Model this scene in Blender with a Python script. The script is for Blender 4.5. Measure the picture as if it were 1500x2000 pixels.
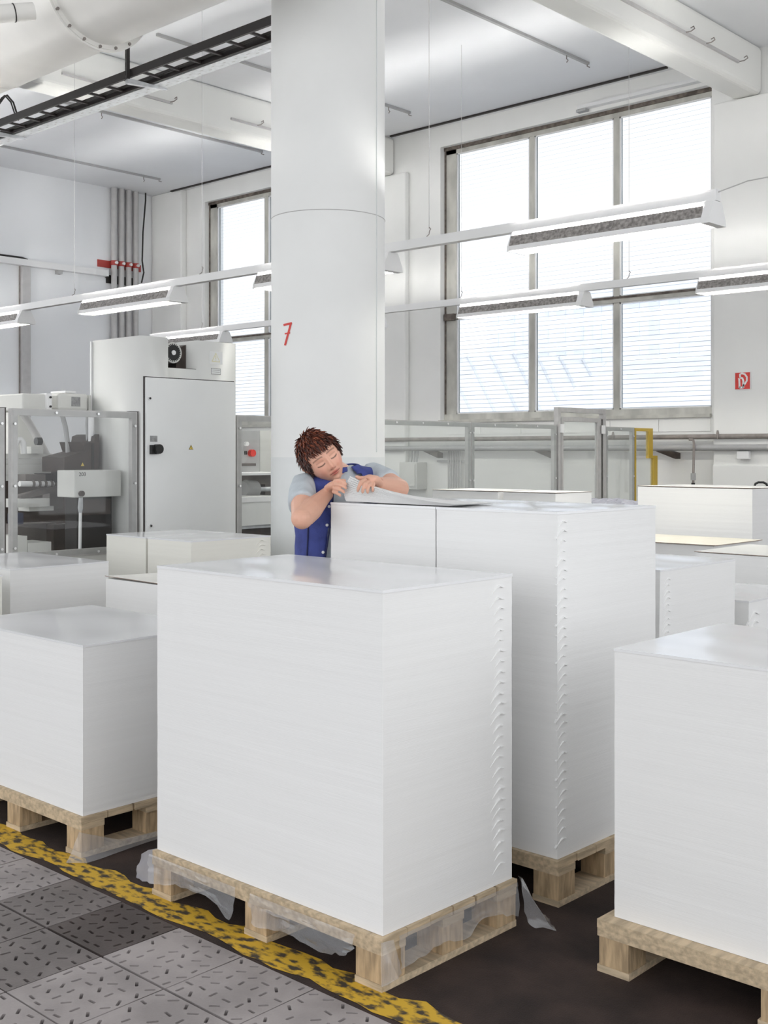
import bpy, bmesh, math, random
from mathutils import Vector, Matrix
random.seed(7)
for o in list(bpy.data.objects): bpy.data.objects.remove(o, do_unlink=True)
SC = bpy.context.scene
COL = SC.collection

# ---------------------------------------------------------------- camera
F, CX, CY, H = 2268.0, 750.0, 883.0, 1.5          # focal length and horizon in pixels of the 1500x2000 frame
UA = math.atan2(2450, 2268)
FW = Vector((-math.cos(UA), math.sin(UA), 0)); RT = Vector((math.sin(UA), math.cos(UA), 0)); UP = Vector((0, 0, 1))
cam = bpy.data.cameras.new('camera'); camo = bpy.data.objects.new('camera', cam); COL.objects.link(camo)
cam.sensor_fit = 'VERTICAL'; cam.sensor_height = 36.0; cam.sensor_width = 27.0
cam.lens = F * 36 / 2000; cam.shift_y = -(1000 - CY) / 2000; cam.clip_start = .05; cam.clip_end = 300
camo.location = (0, 0, H)
camo.rotation_euler = Matrix((RT, UP, -FW)).transposed().to_euler()
SC.camera = camo

# ---------------------------------------------------------------- world, daylight, exposure
W = bpy.data.worlds.new('overcast_sky'); SC.world = W; W.use_nodes = True
bg = W.node_tree.nodes['Background']; bg.inputs[0].default_value = (.965, .98, 1, 1); bg.inputs[1].default_value = 1.68
SC.view_settings.view_transform = 'Standard'; SC.view_settings.look = 'None'
SC.view_settings.gamma = 1; SC.view_settings.use_curve_mapping = False
SC.view_settings.exposure = 0.2
def portal(loc, rot, sx, sy):
    l = bpy.data.lights.new('window_daylight', 'AREA'); l.shape = 'RECTANGLE'; l.size = sx; l.size_y = sy
    l.cycles.is_portal = True
    o = bpy.data.objects.new('window_daylight', l); COL.objects.link(o); o.location = loc; o.rotation_euler = rot
WB = 12.27                                        # inner face of the window wall
ZC = 5.98                                         # ceiling
portal((-8.28, WB+.3, 3.83), (-math.pi/2, 0, 0), 4.04, 3.78)
portal((-13.45, WB+.3, 3.83), (-math.pi/2, 0, 0), 4.02, 3.78)
YF, XR, XW = -4.5, 3.6, -16.8                     # front wall (behind the camera), right wall, left wall
portal((-6.6, YF, 3.15), (math.pi/2, 0, 0), 20.4, 5.3)
portal((XW, 2.0, 3.2), (0, -math.pi/2, 0), 5.0, 12.0)
portal((XR, 3.9, 3.1), (0, math.pi/2, 0), 5.3, 16.6)

# ---------------------------------------------------------------- pixel helpers: a pixel is a direction, the plane gives the distance
O = Vector((0, 0, H))
def ray(x, y): return FW + RT*((x-CX)/F) + UP*((CY-y)/F)
def PZ(x, y, z): d = ray(x, y); return O + d*((z-H)/d.z)
def PY(x, y, Y): d = ray(x, y); return O + d*(Y/d.y)
def PX(x, y, X): d = ray(x, y); return O + d*(X/d.x)
def PD(x, y, dep): return O + ray(x, y)*dep

# ---------------------------------------------------------------- materials
def mat(name, col, rough=.6, metal=0.0, var=0.0, vscale=6.0, bump=0.0, bscale=60.0, stretch=(1, 1, 1), spec=.5, col2=None, coat=0.0, detail=3.0, contrast=(.35, .65)):
    m = bpy.data.materials.new(name); m.use_nodes = True; nt = m.node_tree; b = nt.nodes['Principled BSDF']
    b.inputs['Base Color'].default_value = (*col, 1); b.inputs['Roughness'].default_value = rough
    b.inputs['Metallic'].default_value = metal; b.inputs['Specular IOR Level'].default_value = spec
    b.inputs['Coat Weight'].default_value = coat; b.inputs['Coat Roughness'].default_value = .15
    if var or bump or col2:
        tc = nt.nodes.new('ShaderNodeNewGeometry'); mp = nt.nodes.new('ShaderNodeMapping'); mp.inputs['Scale'].default_value = stretch
        nt.links.new(tc.outputs['Position'], mp.inputs['Vector'])
    if var or col2:
        n = nt.nodes.new('ShaderNodeTexNoise'); n.inputs['Scale'].default_value = vscale; n.inputs['Detail'].default_value = detail
        nt.links.new(mp.outputs[0], n.inputs['Vector'])
        r = nt.nodes.new('ShaderNodeValToRGB'); r.color_ramp.elements[0].position = contrast[0]; r.color_ramp.elements[1].position = contrast[1]
        a = col2 if col2 else tuple(c*(1-var) for c in col)
        r.color_ramp.elements[0].color = (*a, 1); r.color_ramp.elements[1].color = (*col, 1)
        nt.links.new(n.outputs['Fac'], r.inputs[0]); nt.links.new(r.outputs[0], b.inputs['Base Color'])
    if bump:
        n2 = nt.nodes.new('ShaderNodeTexNoise'); n2.inputs['Scale'].default_value = bscale; n2.inputs['Detail'].default_value = 2
        nt.links.new(mp.outputs[0], n2.inputs['Vector'])
        bp = nt.nodes.new('ShaderNodeBump'); bp.inputs['Strength'].default_value = bump; bp.inputs['Distance'].default_value = .01
        nt.links.new(n2.outputs['Fac'], bp.inputs['Height']); nt.links.new(bp.outputs[0], b.inputs['Normal'])
    return m
def glass_mat(name, tint, gloss_rough=.02, haze=0.0, haze_col=(.9, .9, .9), refl=1.0, base=.045):
    m = bpy.data.materials.new(name); m.use_nodes = True; nt = m.node_tree; nt.nodes.clear()
    out = nt.nodes.new('ShaderNodeOutputMaterial'); t = nt.nodes.new('ShaderNodeBsdfTransparent'); t.inputs[0].default_value = (*tint, 1)
    g = nt.nodes.new('ShaderNodeBsdfGlossy'); g.inputs['Roughness'].default_value = gloss_rough; g.inputs[0].default_value = (refl, refl, refl, 1)
    lw = nt.nodes.new('ShaderNodeLayerWeight'); pw = nt.nodes.new('ShaderNodeMath'); pw.operation = 'POWER'; pw.inputs[1].default_value = 5
    f = nt.nodes.new('ShaderNodeMath'); f.operation = 'MULTIPLY_ADD'; f.inputs[1].default_value = .85; f.inputs[2].default_value = base
    nt.links.new(lw.outputs['Facing'], pw.inputs[0]); nt.links.new(pw.outputs[0], f.inputs[0])
    mx = nt.nodes.new('ShaderNodeMixShader'); nt.links.new(f.outputs[0], mx.inputs[0]); nt.links.new(g.outputs[0], mx.inputs[2])
    if haze:
        d = nt.nodes.new('ShaderNodeBsdfDiffuse'); d.inputs[0].default_value = (*haze_col, 1)
        m2 = nt.nodes.new('ShaderNodeMixShader'); m2.inputs[0].default_value = haze
        nt.links.new(t.outputs[0], m2.inputs[1]); nt.links.new(d.outputs[0], m2.inputs[2]); nt.links.new(m2.outputs[0], mx.inputs[1])
    else: nt.links.new(t.outputs[0], mx.inputs[1])
    nt.links.new(mx.outputs[0], out.inputs[0]); return m
def emis_mat(name, col, s):
    m = bpy.data.materials.new(name); m.use_nodes = True; b = m.node_tree.nodes['Principled BSDF']
    b.inputs['Base Color'].default_value = (.9, .9, .9, 1); b.inputs['Emission Color'].default_value = (*col, 1); b.inputs['Emission Strength'].default_value = s
    return m
M = {}
M['wall'] = mat('wall_paint', (.90, .90, .88), .7, var=.05, vscale=1.2, bump=.05, bscale=40)
M['wall_cool'] = mat('left_wall_paint', (.91, .92, .935), .7, var=.03, vscale=.8)
M['ceiling'] = mat('ceiling_paint', (.88, .89, .91), .75, var=.04, vscale=.9)
M['beam'] = mat('beam_paint', (.88, .88, .85), .75, var=.03, vscale=1)
M['column'] = mat('column_paint', (.86, .865, .855), .6, var=.025, vscale=3, bump=.03, bscale=90)
M['column_low'] = mat('column_base_paint', (.79, .81, .81), .5, var=.05, vscale=5, bump=.03, bscale=90)
M['frame'] = mat('weathered_window_frame', (.60, .59, .54), .6, var=.3, vscale=5, stretch=(1, 1, .5))
M['frame_dark'] = mat('rusty_frame', (.20, .165, .14), .8, var=.6, vscale=14)
M['glass'] = glass_mat('window_glass', (.80, .82, .845))
M['slat'] = mat('blind_slat', (.62, .67, .74), .5)
M['paper'] = mat('paper_sides', (.86, .86, .855), .75, var=.02, vscale=3, bump=.07, bscale=30, stretch=(.3, .3, 18))
M['paper_cream'] = mat('cream_paper_sides', (.86, .85, .79), .75, var=.02, vscale=3, bump=.07, bscale=30, stretch=(.3, .3, 18))
M['paper_top'] = mat('paper_film_top', (.85, .855, .87), .16, bump=.10, bscale=3.2, spec=.6)
M['lid'] = mat('cover_board', (.84, .83, .79), .55, var=.05, vscale=8)
M['lid_edge'] = mat('board_edge', (.30, .22, .18), .8)
M['lid_cream'] = mat('cream_cover_board', (.84, .79, .67), .55, var=.06, vscale=4)
M['wood'] = mat('pallet_pine', (.66, .52, .35), .75, var=.35, vscale=9, stretch=(6, 1, 8), bump=.15, bscale=60)
M['wood_y'] = mat('pallet_pine_grain_along', (.68, .54, .37), .75, var=.35, vscale=9, stretch=(1, 6, 8), bump=.15, bscale=60)
M['wood_block'] = mat('pallet_block_wood', (.62, .45, .27), .8, var=.45, vscale=12, stretch=(4, 4, .7), bump=.2, bscale=50)
M['floor'] = mat('dark_screed', (.042, .024, .019), .85, col2=(.014, .0065, .005), vscale=5, bump=.3, bscale=220, detail=8)
M['underfloor'] = mat('grout_dark', (.008, .006, .005), .9)
for k, c in (('tile_light', (.37, .335, .33)), ('tile_mid', (.185, .163, .158)), ('tile_dark', (.085, .068, .064))):
    M[k] = mat('steel_'+k, c, .5, var=.3, vscale=5, bump=.1, bscale=120, spec=.4, detail=6)
M['yellow'] = mat('worn_yellow_paint', (.62, .38, .03), .7, col2=(.05, .038, .025), vscale=24, detail=9, contrast=(.40, .53), stretch=(.8, 1.5, 1))
M['alu'] = mat('aluminium_profile', (.52, .51, .50), .45, metal=.25, var=.1, vscale=20)
M['alu_dark'] = mat('dark_seal', (.04, .032, .03), .7)
M['screw'] = mat('screw_head', (.8, .8, .8), .3, metal=.6)
M['acryl'] = glass_mat('acrylic_pane', (.93, .945, .94), .03, haze=.10, haze_col=(.8, .82, .8))
M['acryl_clear'] = glass_mat('clear_pane', (.95, .955, .955), .02, base=.02)
M['cab'] = mat('light_grey_enamel', (.80, .805, .785), .45, var=.02, vscale=4)
M['cab_door'] = mat('light_grey_door', (.82, .83, .825), .42, var=.02, vscale=4)
M['machine_light'] = mat('machine_grey', (.68, .68, .65), .5, var=.06, vscale=6)
M['machine_brown'] = mat('machine_brown', (.060, .043, .036), .6, var=.4, vscale=14)
M['machine_mid'] = mat('machine_midgrey', (.17, .15, .14), .55, var=.3, vscale=10)
M['machine_dark'] = mat('machine_dark', (.015, .011, .010), .6, var=.4, vscale=12)
M['black'] = mat('black_plastic', (.012, .012, .012), .45)
M['navy'] = mat('navy_plastic', (.03, .035, .07), .5)
M['white'] = mat('white_enamel', (.84, .84, .84), .45)
M['grey'] = mat('grey_enamel', (.45, .45, .45), .5, var=.1, vscale=8)
M['pipe'] = mat('grey_pipe_paint', (.56, .55, .545), .5, var=.08, vscale=10)
M['pipe_dark'] = mat('brown_grey_pipe', (.33, .295, .275), .6, var=.3, vscale=9)
M['cable'] = mat('cable_black', (.02, .017, .016), .6)
M['tray_black'] = mat('black_steel', (.022, .017, .016), .5)
M['galv'] = mat('galvanised_steel', (.62, .64, .66), .45, metal=.2, var=.15, vscale=25)
M['galv_dust'] = mat('dusty_galvanised', (.36, .335, .32), .6, var=.55, vscale=45, detail=6)
M['duct'] = mat('duct_enamel', (.85, .835, .80), .45, var=.04, vscale=4)
M['yellow_gloss'] = mat('yellow_powder_coat', (.62, .42, .05), .4, var=.1, vscale=9)
M['red'] = mat('red_print', (.66, .035, .025), .45)
M['red_clamp'] = mat('red_clamp', (.42, .05, .04), .5)
M['warn'] = mat('warning_yellow', (.78, .58, .12), .5)
M['warn_pale'] = mat('pale_warning_yellow', (.72, .68, .42), .5)
M['label_grey'] = mat('label_grey', (.34, .34, .34), .5, var=.3, vscale=60)
M['tube'] = emis_mat('fluorescent_tube', (1, .985, .95), 215)
M['diffuser'] = glass_mat('lamp_diffuser', (.92, .92, .9), .3, haze=.28, haze_col=(.92, .92, .9), refl=.3)
M['film'] = glass_mat('stretch_film', (.93, .93, .93), .12, haze=.22, haze_col=(.8, .8, .82), refl=.9)
M['film_grey'] = glass_mat('milky_film', (.8, .8, .84), .25, haze=.55, haze_col=(.62, .62, .68), refl=.6)
M['roof_out'] = mat('pale_metal_roof', (.9, .91, .93), .6)
M['seam_out'] = mat('roof_seam', (.72, .74, .78), .6)
M['facade_out'] = mat('pale_facade', (.88, .9, .95), .7)
M['win_out'] = mat('facade_window', (.80, .83, .88), .4)

# ---------------------------------------------------------------- mesh helpers
class MB:
    def __init__(s): s.v = []; s.f = []; s.m = []; s.cur = 0
    def face(s, idx): s.f.append(tuple(idx)); s.m.append(s.cur)
    def box(s, x0, x1, y0, y1, z0, z1, mx=None):
        if x0 > x1: x0, x1 = x1, x0
        if y0 > y1: y0, y1 = y1, y0
        if z0 > z1: z0, z1 = z1, z0
        n = len(s.v); P = [(x, y, z) for z in (z0, z1) for x, y in ((x0, y0), (x1, y0), (x1, y1), (x0, y1))]
        if mx: P = [tuple(mx @ Vector(p)) for p in P]
        s.v += P
        for q in ((3, 2, 1, 0), (4, 5, 6, 7), (0, 1, 5, 4), (1, 2, 6, 5), (2, 3, 7, 6), (3, 0, 4, 7)): s.face([n+i for i in q])
        return s
    def prism(s, pts, dv):                      # polygon (3D points, counter-clockwise seen from +dv) swept along dv
        n = len(s.v); k = len(pts); dv = Vector(dv)
        s.v += [tuple(p) for p in pts] + [tuple(Vector(p)+dv) for p in pts]
        s.face([n+i for i in reversed(range(k))]); s.face([n+k+i for i in range(k)])
        for i in range(k): j = (i+1) % k; s.face([n+i, n+j, n+k+j, n+k+i])
        return s
    def tube(s, pts, r, n=10, cap=True, ell=None):
        pts = [Vector(p) for p in pts]; rs = r if isinstance(r, (list, tuple)) else [r]*len(pts)
        rings = []; prev = None
        for i, p in enumerate(pts):
            t = (pts[min(i+1, len(pts)-1)] - pts[max(i-1, 0)]).normalized()
            if prev is None:
                a = Vector((0, 0, 1)) if abs(t.z) < .9 else Vector((1, 0, 0))
                e1 = t.cross(a).normalized()
            else: e1 = (prev - t*prev.dot(t)).normalized()
            prev = e1; e2 = t.cross(e1)
            b = len(s.v)
            for k in range(n):
                an = 2*math.pi*k/n; c, q = math.cos(an)*rs[i], math.sin(an)*rs[i]
                if ell: q *= ell
                s.v.append(tuple(p + e1*c + e2*q))
            rings.append(b)
        for a, b in zip(rings, rings[1:]):
            for k in range(n): j = (k+1) % n; s.face([a+k, a+j, b+j, b+k])
        if cap: s.face([rings[0]+k for k in reversed(range(n))]); s.face([rings[-1]+k for k in range(n)])
        return s
    def cyl(s, c, axis, r, h, n=20): return s.tube([Vector(c), Vector(c)+Vector(axis)*h], r, n)
    def mesh(s, name, mats):
        me = bpy.data.meshes.new(name); me.from_pydata(s.v, [], s.f)
        for m in (mats if isinstance(mats, (list, tuple)) else [mats]): me.materials.append(M[m] if isinstance(m, str) else m)
        if any(s.m): me.polygons.foreach_set('material_index', s.m)
        me.update(); return me
    def build(s, name, mats, parent=None, smooth=False, kind=None):
        return link(name, s.mesh(name, mats), parent, smooth, kind)
def link(name, me, parent=None, smooth=False, kind=None):
    o = bpy.data.objects.new(name, me); COL.objects.link(o)
    if smooth:
        me.polygons.foreach_set('use_smooth', [True]*len(me.polygons))
        if hasattr(me, 'set_sharp_from_angle'): me.set_sharp_from_angle(angle=math.radians(40))
    if parent is not None: setpar(o, parent)
    if kind: o['kind'] = kind
    return o
def setpar(o, p):
    o.parent = p
    o.matrix_parent_inverse = world_of(p).inverted()
def world_of(p):
    m = Matrix.LocRotScale(p.location, p.rotation_euler, p.scale)
    if p.parent: m = world_of(p.parent) @ p.matrix_parent_inverse @ m
    return m
def tag(o, label, cat=None, group=None, kind=None):
    o['label'] = label
    if cat: o['category'] = cat
    if group: o['group'] = group
    if kind: o['kind'] = kind
    return o
def thing(name, label, cat, loc=(0, 0, 0), group=None):
    o = bpy.data.objects.new(name, None); COL.objects.link(o); o.location = loc; o.empty_display_size = .1
    return tag(o, label, cat, group)
def box(name, mats, parent, *b, **k): return MB().box(*b).build(name, mats, parent, **k)
def bevel(o, w=.004, seg=2):
    m = o.modifiers.new('bevel', 'BEVEL'); m.width = w; m.segments = seg; m.limit_method = 'ANGLE'; return o
def smoothed(o): 
    o.data.polygons.foreach_set('use_smooth', [True]*len(o.data.polygons)); return o
def copy_part(o, parent, off):
    c = o.copy(); COL.objects.link(c); c.parent = None; c.matrix_parent_inverse = Matrix(); c.location = Vector(o.location)+Vector(off)
    setpar(c, parent); return c
def strip_shape(mb, pts, w, nrm, th=.002):
    """flat ribbon of width w along 3D points lying in a plane with normal nrm"""
    nrm = Vector(nrm).normalized(); pts = [Vector(p) for p in pts]; L = []; R = []
    for i, p in enumerate(pts):
        t = (pts[min(i+1, len(pts)-1)] - pts[max(i-1, 0)]).normalized(); sd = nrm.cross(t).normalized()*(w/2)
        L.append(p+sd); R.append(p-sd)
    for i in range(len(pts)-1):
        mb.prism([R[i], R[i+1], L[i+1], L[i]], nrm*th)
# ================================================================ THE SETTING
def struct(name, mb, mats, label, smooth=False):
    o = mb.build(name, mats, None, smooth); o['kind'] = 'structure'; o['label'] = label; return o
W1 = (-10.30, -6.26); W2 = (-15.46, -11.50); WZ = (1.94, 5.70)
YT = 2.25                                          # edge between tiled aisle and screed
fl = MB().box(XW-.3, XR, YT, WB+.4, -.2, 0); fl.cur = 1; fl.box(XW-.3, XR, YF, YT, -.2, -.021)
FLOOR = struct('floor', fl, ['floor', 'underfloor'], 'dark brown screed hall floor with a slotted tile aisle')
struct('ceiling', MB().box(XW-.3, XR, YF, WB+.4, ZC, ZC+.2), 'ceiling', 'white painted concrete ceiling slab')
wb = MB(); T = WB+.4
wb.box(XW-.3, XR, WB, T, 0, WZ[0]); wb.box(XW-.3, XR, WB, T, WZ[1], ZC)
wb.box(XW-.3, W2[0], WB, T, *WZ); wb.box(W2[1], W1[0], WB, T, *WZ); wb.box(W1[1], XR, WB, T, *WZ)
BACK = struct('wall_back', wb, 'wall', 'white painted window wall at the back of the hall')
wl = MB().box(XW-.3, XW, 8.0, WB, 0, ZC).box(XW-.3, XW, YF, 8.0, 0, .7).box(XW-.3, XW, YF, 8.0, 5.7, ZC)
for i in range(5): wl.box(XW-.3, XW, YF+i*3.1-.08, YF+i*3.1+.08, .7, 5.7)
struct('wall_left', wl, 'wall_cool', 'plain white wall behind the machine')
wf = MB().box(XW, XR, YF-.3, YF, 0, .5).box(XW, XR, YF-.3, YF, 5.8, ZC)
for i in range(8): wf.box(XW+i*2.9-.06, XW+i*2.9+.06, YF-.3, YF, .5, 5.8)
struct('wall_front', wf, 'wall', 'white wall with a ribbon of tall windows')
wr = MB().box(XR, XR+.3, YF, WB+.4, 0, .45).box(XR, XR+.3, YF, WB+.4, 5.75, ZC)
for i in range(6): wr.box(XR, XR+.3, YF+i*3.35-.06, YF+i*3.35+.06, .45, 5.75)
struct('wall_right', wr, 'wall', 'white wall with tall windows')
# pilasters on the window wall
def trim(n, x0, x1, z0, z1, dep, label):
    return bevel(struct('trim_%d' % n, MB().box(x0, x1, WB-dep, WB-.001, z0, z1), 'wall', label), .02, 3)
trim(1, -6.20, -5.0, .001, 5.44, .09, 'white wall pilaster right of the large window')
trim(2, -11.75, -10.87, .001, 5.44, .09, 'white wall pilaster left of the large window')
trim(3, -16.79, -15.95, .001, ZC-.002, .12, 'white wall pilaster in the far left corner')
trim(4, -6.20, -5.0, .3, 1.36, .11, 'white painted wall panel below the hose sign')
# tile course under the window (a row of pale wall tiles)
for i in range(6):
    o = box('wall_tile', 'wall', BACK, -10.25+i*.665, -10.25+i*.665+.655, WB-.012, WB-.0005, 1.74, 1.88)
# beams
def beam(x0, x1, label):
    o = struct('ceiling_beam', MB().box(x0, x1, YF, WB-.001, 5.45, ZC-.001), 'beam', label); return bevel(o, .06, 4)
beam(-11.50, -11.14, 'white concrete ceiling beam behind the round column')
beam(-5.99, -5.65, 'white concrete ceiling beam over the round column')
beam(-.5, -.16, 'white concrete ceiling beam outside the window bay')

# ---- windows
def window(n, x0, x1, label):
    y = WB+.10
    root = thing('window_%d' % n, label, None, ((x0+x1)/2, y, WZ[0])); root['kind'] = 'structure'
    z0, z1 = WZ
    fr = MB().box(x0, x0+.20, y, y+.08, z0, z1).box(x1-.05, x1, y, y+.08, z0, z1).box(x0, x1, y, y+.08, z1-.10, z1).box(x0, x1, y-.02, y+.08, z0, z0+.08)
    fr.build('window_frame', 'frame', root)
    box('window_sill', 'frame', root, x0, x1, WB-.05, y+.02, z0-.04, z0-.001)
    box('reveal_joint', 'frame_dark', root, x0+.001, x0+.025, y-.012, y, z0, z1)
    box('head_joint', 'frame_dark', root, x0, x1, y-.025, y, z1-.045, z1-.001)
    gx0, gx1 = x0+.20, x1-.05; w = (gx1-gx0)/3; zt = 3.37
    for i in (1, 2):
        box('mullion', 'frame', root, gx0+i*w-.04, gx0+i*w+.04, y+.005, y+.085, z0+.08, z1-.10)
    tr = box('transom', 'frame', root, gx0, gx1, y-.005, y+.075, zt-.04, zt+.03)
    box('rusty_edge', 'frame_dark', tr, gx0, gx1, y-.012, y-.006, zt+.005, zt+.033)
    for i in range(3):
        for a, b in ((z0+.08, zt-.04), (zt+.03, z1-.10)):
            xa, xb = gx0+i*w+(.04 if i else 0), gx0+(i+1)*w-(.04 if i < 2 else 0)
            box('pane', 'glass', root, xa, xb, y+.035, y+.041, a, b)
            g = MB().box(xa, xa+.018, y+.01, y+.03, a, b).box(xb-.018, xb, y+.01, y+.03, a, b).box(xa, xb, y+.01, y+.03, b-.018, b).box(xa, xb, y+.01, y+.03, a, a+.018)
            g.build('glazing_bead', 'white', root)
    box('rusty_bracket', 'frame_dark', root, x0+.02, x0+.19, y-.05, y, zt-.06, zt+.03)
    # outside venetian blind
    k = int((z1-z0-.1)/.058); a = math.radians(14); first = None
    me = MB().box(-(x1-x0)/2+.12, (x1-x0)/2-.03, -.019, .019, -.0006, .0006).mesh('blind_slat', 'slat')
    for i in range(k):
        o = bpy.data.objects.new('blind_slat', me); COL.objects.link(o)
        o.location = ((x0+x1)/2, y+.16, z0+.05+i*.058); o.rotation_euler = (a, 0, 0); setpar(o, root)
window(1, *W1, 'large six pane window right of the column, blind outside, dusty grey frame')
window(2, *W2, 'tall window left of the column, partly hidden behind it')

# ---- round column
CCX, CCY, CR = -5.82, 5.71, .398
COLM = struct('column', MB().cyl((CCX, CCY, 0), (0, 0, 1), CR, 5.449, 72), 'column', 'thick round white concrete column marked with a red 7', True)
MB().cyl((CCX, CCY, .001), (0, 0, 1), CR+.0025, 1.464, 72).build('painted_base', 'column_low', COLM, True)
sm = MB().tube([(CCX+(CR+.0005)*math.cos(a), CCY+(CR+.0005)*math.sin(a), 3.12) for a in [2*math.pi*i/72 for i in range(73)]], .003, 5); sm.build('casting_seam', 'pipe', COLM)
def on_col(x, y, e=.002):
    d = ray(x, y); c = Vector((CCX, CCY)); dd = Vector((d.x, d.y)); A = dd.dot(dd); B = -2*dd.dot(c); C = c.dot(c)-(CR+e)**2
    t = (-B-math.sqrt(B*B-4*A*C))/(2*A); return O+d*t
q = on_col(736, 700); box('board_mark', 'column_low', COLM, q.x-.003, q.x+.003, q.y-.004, q.y+.001, 1.5, 5.4)
mk = MB()
def stroke(mb, a, b, w, e=.0005):
    n = 5; a = Vector(a); b = Vector(b); t = (b-a).normalized(); s = Vector((-t.y, t.x))*w/2
    pts = [a+(b-a)*i/n for i in range(n+1)]
    for p, r in zip(pts, pts[1:]):
        k = [on_col(v.x, v.y, e) for v in (p+s, p-s, r-s, r+s)]; k2 = [on_col(v.x, v.y, e+.002) for v in (p+s, p-s, r-s, r+s)]
        n0 = len(mb.v); mb.v += [tuple(v) for v in k+k2]
        for f in ((4, 5, 6, 7), (0, 1, 5, 4), (1, 2, 6, 5), (2, 3, 7, 6), (3, 0, 4, 7), (3, 2, 1, 0)): mb.face([n0+i for i in f])
stroke(mk, (553.5, 635), (570, 631), 4.2); stroke(mk, (568.5, 630), (556.5, 674.5), 3.8); stroke(mk, (556, 652), (566.5, 650), 2.8)
tag(mk.build('number_mark', 'red', COLM), 'hand painted red 7')

# ---- tiled aisle: slotted steel plates, each one an object
def tile_mesh(seed):
    rd = random.Random(seed); S = .3035/2
    cu = bpy.data.curves.new('t', 'CURVE'); cu.dimensions = '2D'; cu.fill_mode = 'BOTH'; cu.extrude = .009
    def sp(pts):
        s = cu.splines.new('POLY'); s.points.add(len(pts)-1); s.use_cyclic_u = True
        for p, c in zip(s.points, pts): p.co = (*c, 0, 1)
    sp([(-S, -S), (S, -S), (S, S), (-S, S)])
    g = 6
    for i in range(g):
        for j in range(g):
            if rd.random() < .10: continue
            x = -S + (i+.5)*2*S/g + rd.uniform(-.006, .006); y = -S + (j+.5)*2*S/g + rd.uniform(-.006, .006)
            a = math.radians(((i*2+j*3+rd.choice((0, 0, 1, 2))) % 4)*45 + rd.uniform(-8, 8)); l, w = rd.uniform(.013, .0165), .0048
            P = [(-l, -w*.6), (-l*.8, -w), (l*.8, -w), (l, -w*.6), (l, w*.6), (l*.8, w), (-l*.8, w), (-l, w*.6)]
            P = [(x+u*math.cos(a)-v*math.sin(a), y+u*math.sin(a)+v*math.cos(a)) for u, v in P]
            if max(abs(c) for p in P for c in p) > S-.004: continue
            sp(P)
    o = bpy.data.objects.new('t', cu); COL.objects.link(o); dg = bpy.context.evaluated_depsgraph_get(); dg.update()
    me = bpy.data.meshes.new_from_object(o.evaluated_get(dg)); bpy.data.objects.remove(o, do_unlink=True); me.name = 'floor_tile'; return me
base = [tile_mesh(s) for s in (3, 11, 23)]
TM = {}
for k in ('tile_light', 'tile_mid', 'tile_dark'):
    TM[k] = []
    for b in base: c = b.copy(); c.materials.clear(); c.materials.append(M[k]); TM[k].append(c)
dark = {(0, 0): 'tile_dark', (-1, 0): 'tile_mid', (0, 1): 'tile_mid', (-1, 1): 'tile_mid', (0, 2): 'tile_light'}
rt = random.Random(5); XS, PT = -3.273, .3085
for i in range(-9, 9):
    for j in range(0, 8):
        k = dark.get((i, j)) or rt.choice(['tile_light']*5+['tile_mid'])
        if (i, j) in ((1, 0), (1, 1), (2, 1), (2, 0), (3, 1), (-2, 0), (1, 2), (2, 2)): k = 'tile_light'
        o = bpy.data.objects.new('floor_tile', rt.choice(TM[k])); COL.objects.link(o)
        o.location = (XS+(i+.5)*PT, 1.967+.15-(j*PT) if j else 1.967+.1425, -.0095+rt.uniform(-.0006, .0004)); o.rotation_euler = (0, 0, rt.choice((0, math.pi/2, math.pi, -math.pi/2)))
        if j == 0: o.scale = (1, .92, 1) if abs(math.sin(o.rotation_euler.z)) < .5 else (.92, 1, 1)
        setpar(o, FLOOR)
# painted line with a ragged edge
ym = MB(); n = 150; rd = random.Random(2)
top = []; bot = []
for i in range(n+1):
    x = -9 + 10*i/n; top.append((x, 2.385+.012*math.sin(i*1.7)+rd.uniform(-.012, .012))); bot.append((x, 2.268+.006*math.sin(i*.9)+rd.uniform(-.01, .01)))
for i in range(n):
    b = len(ym.v); ym.v += [(*bot[i], .0015), (*bot[i+1], .0015), (*top[i+1], .0015), (*top[i], .0015)]; ym.face([b, b+1, b+2, b+3])
tag(ym.build('floor_marking', 'yellow', FLOOR), 'worn yellow painted line along the tiled aisle')

# ---- outside: seen pale through the blinds
ro = thing('factory_roof', 'pale standing seam roof seen through the lower window panes', 'roof', (-22, 32, 0))
def roofpt(u, v): # u along, v up the slope
    a = PY(850+u*360, 703-16*math.sin(min(u, 1)*2.6)+22*u*u, 40); b = PY(915+u*360, 830, 32); return b.lerp(a, v)
rm = MB()
nu, nv = 24, 6
for i in range(nu+1):
    for j in range(nv+1): rm.v.append(tuple(roofpt(i/nu, j/nv)))
for i in range(nu):
    for j in range(nv): a = i*(nv+1)+j; rm.face([a, a+nv+1, a+nv+2, a+1])
r_ = rm.build('roof_sheet', 'roof_out', ro, True); so = r_.modifiers.new('thick', 'SOLIDIFY'); so.thickness = .2; so.offset = -1
for i in range(8):
    u = .05+i*.125
    MB().tube([roofpt(u, j/6)+Vector((0, 0, .05)) for j in range(7)], .05, 5).build('standing_seam', 'seam_out', ro)
MB().prism([PY(x, y, 27) for x, y in ((1030, 830), (1420, 830), (1420, 690), (1205, 694))], (0, 3, 0)).build('gable_wall', 'facade_out', ro)
ob = thing('office_building', 'pale distant office block with rows of windows behind the blinds', 'building', (-30, 70, 0))
p0, p1 = PY(950, 640, 70), PY(1345, 640, 70)
box('facade', 'facade_out', ob, p0.x, p1.x, 70, 78, -1, PY(950, 590, 70).z)
wm = MB().box(-.38, .38, -.06, .06, -.5, .5).mesh('window', 'win_out'); zz = PY(950, 590, 70).z
nx = int((p1.x-p0.x)/1.5)
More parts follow.
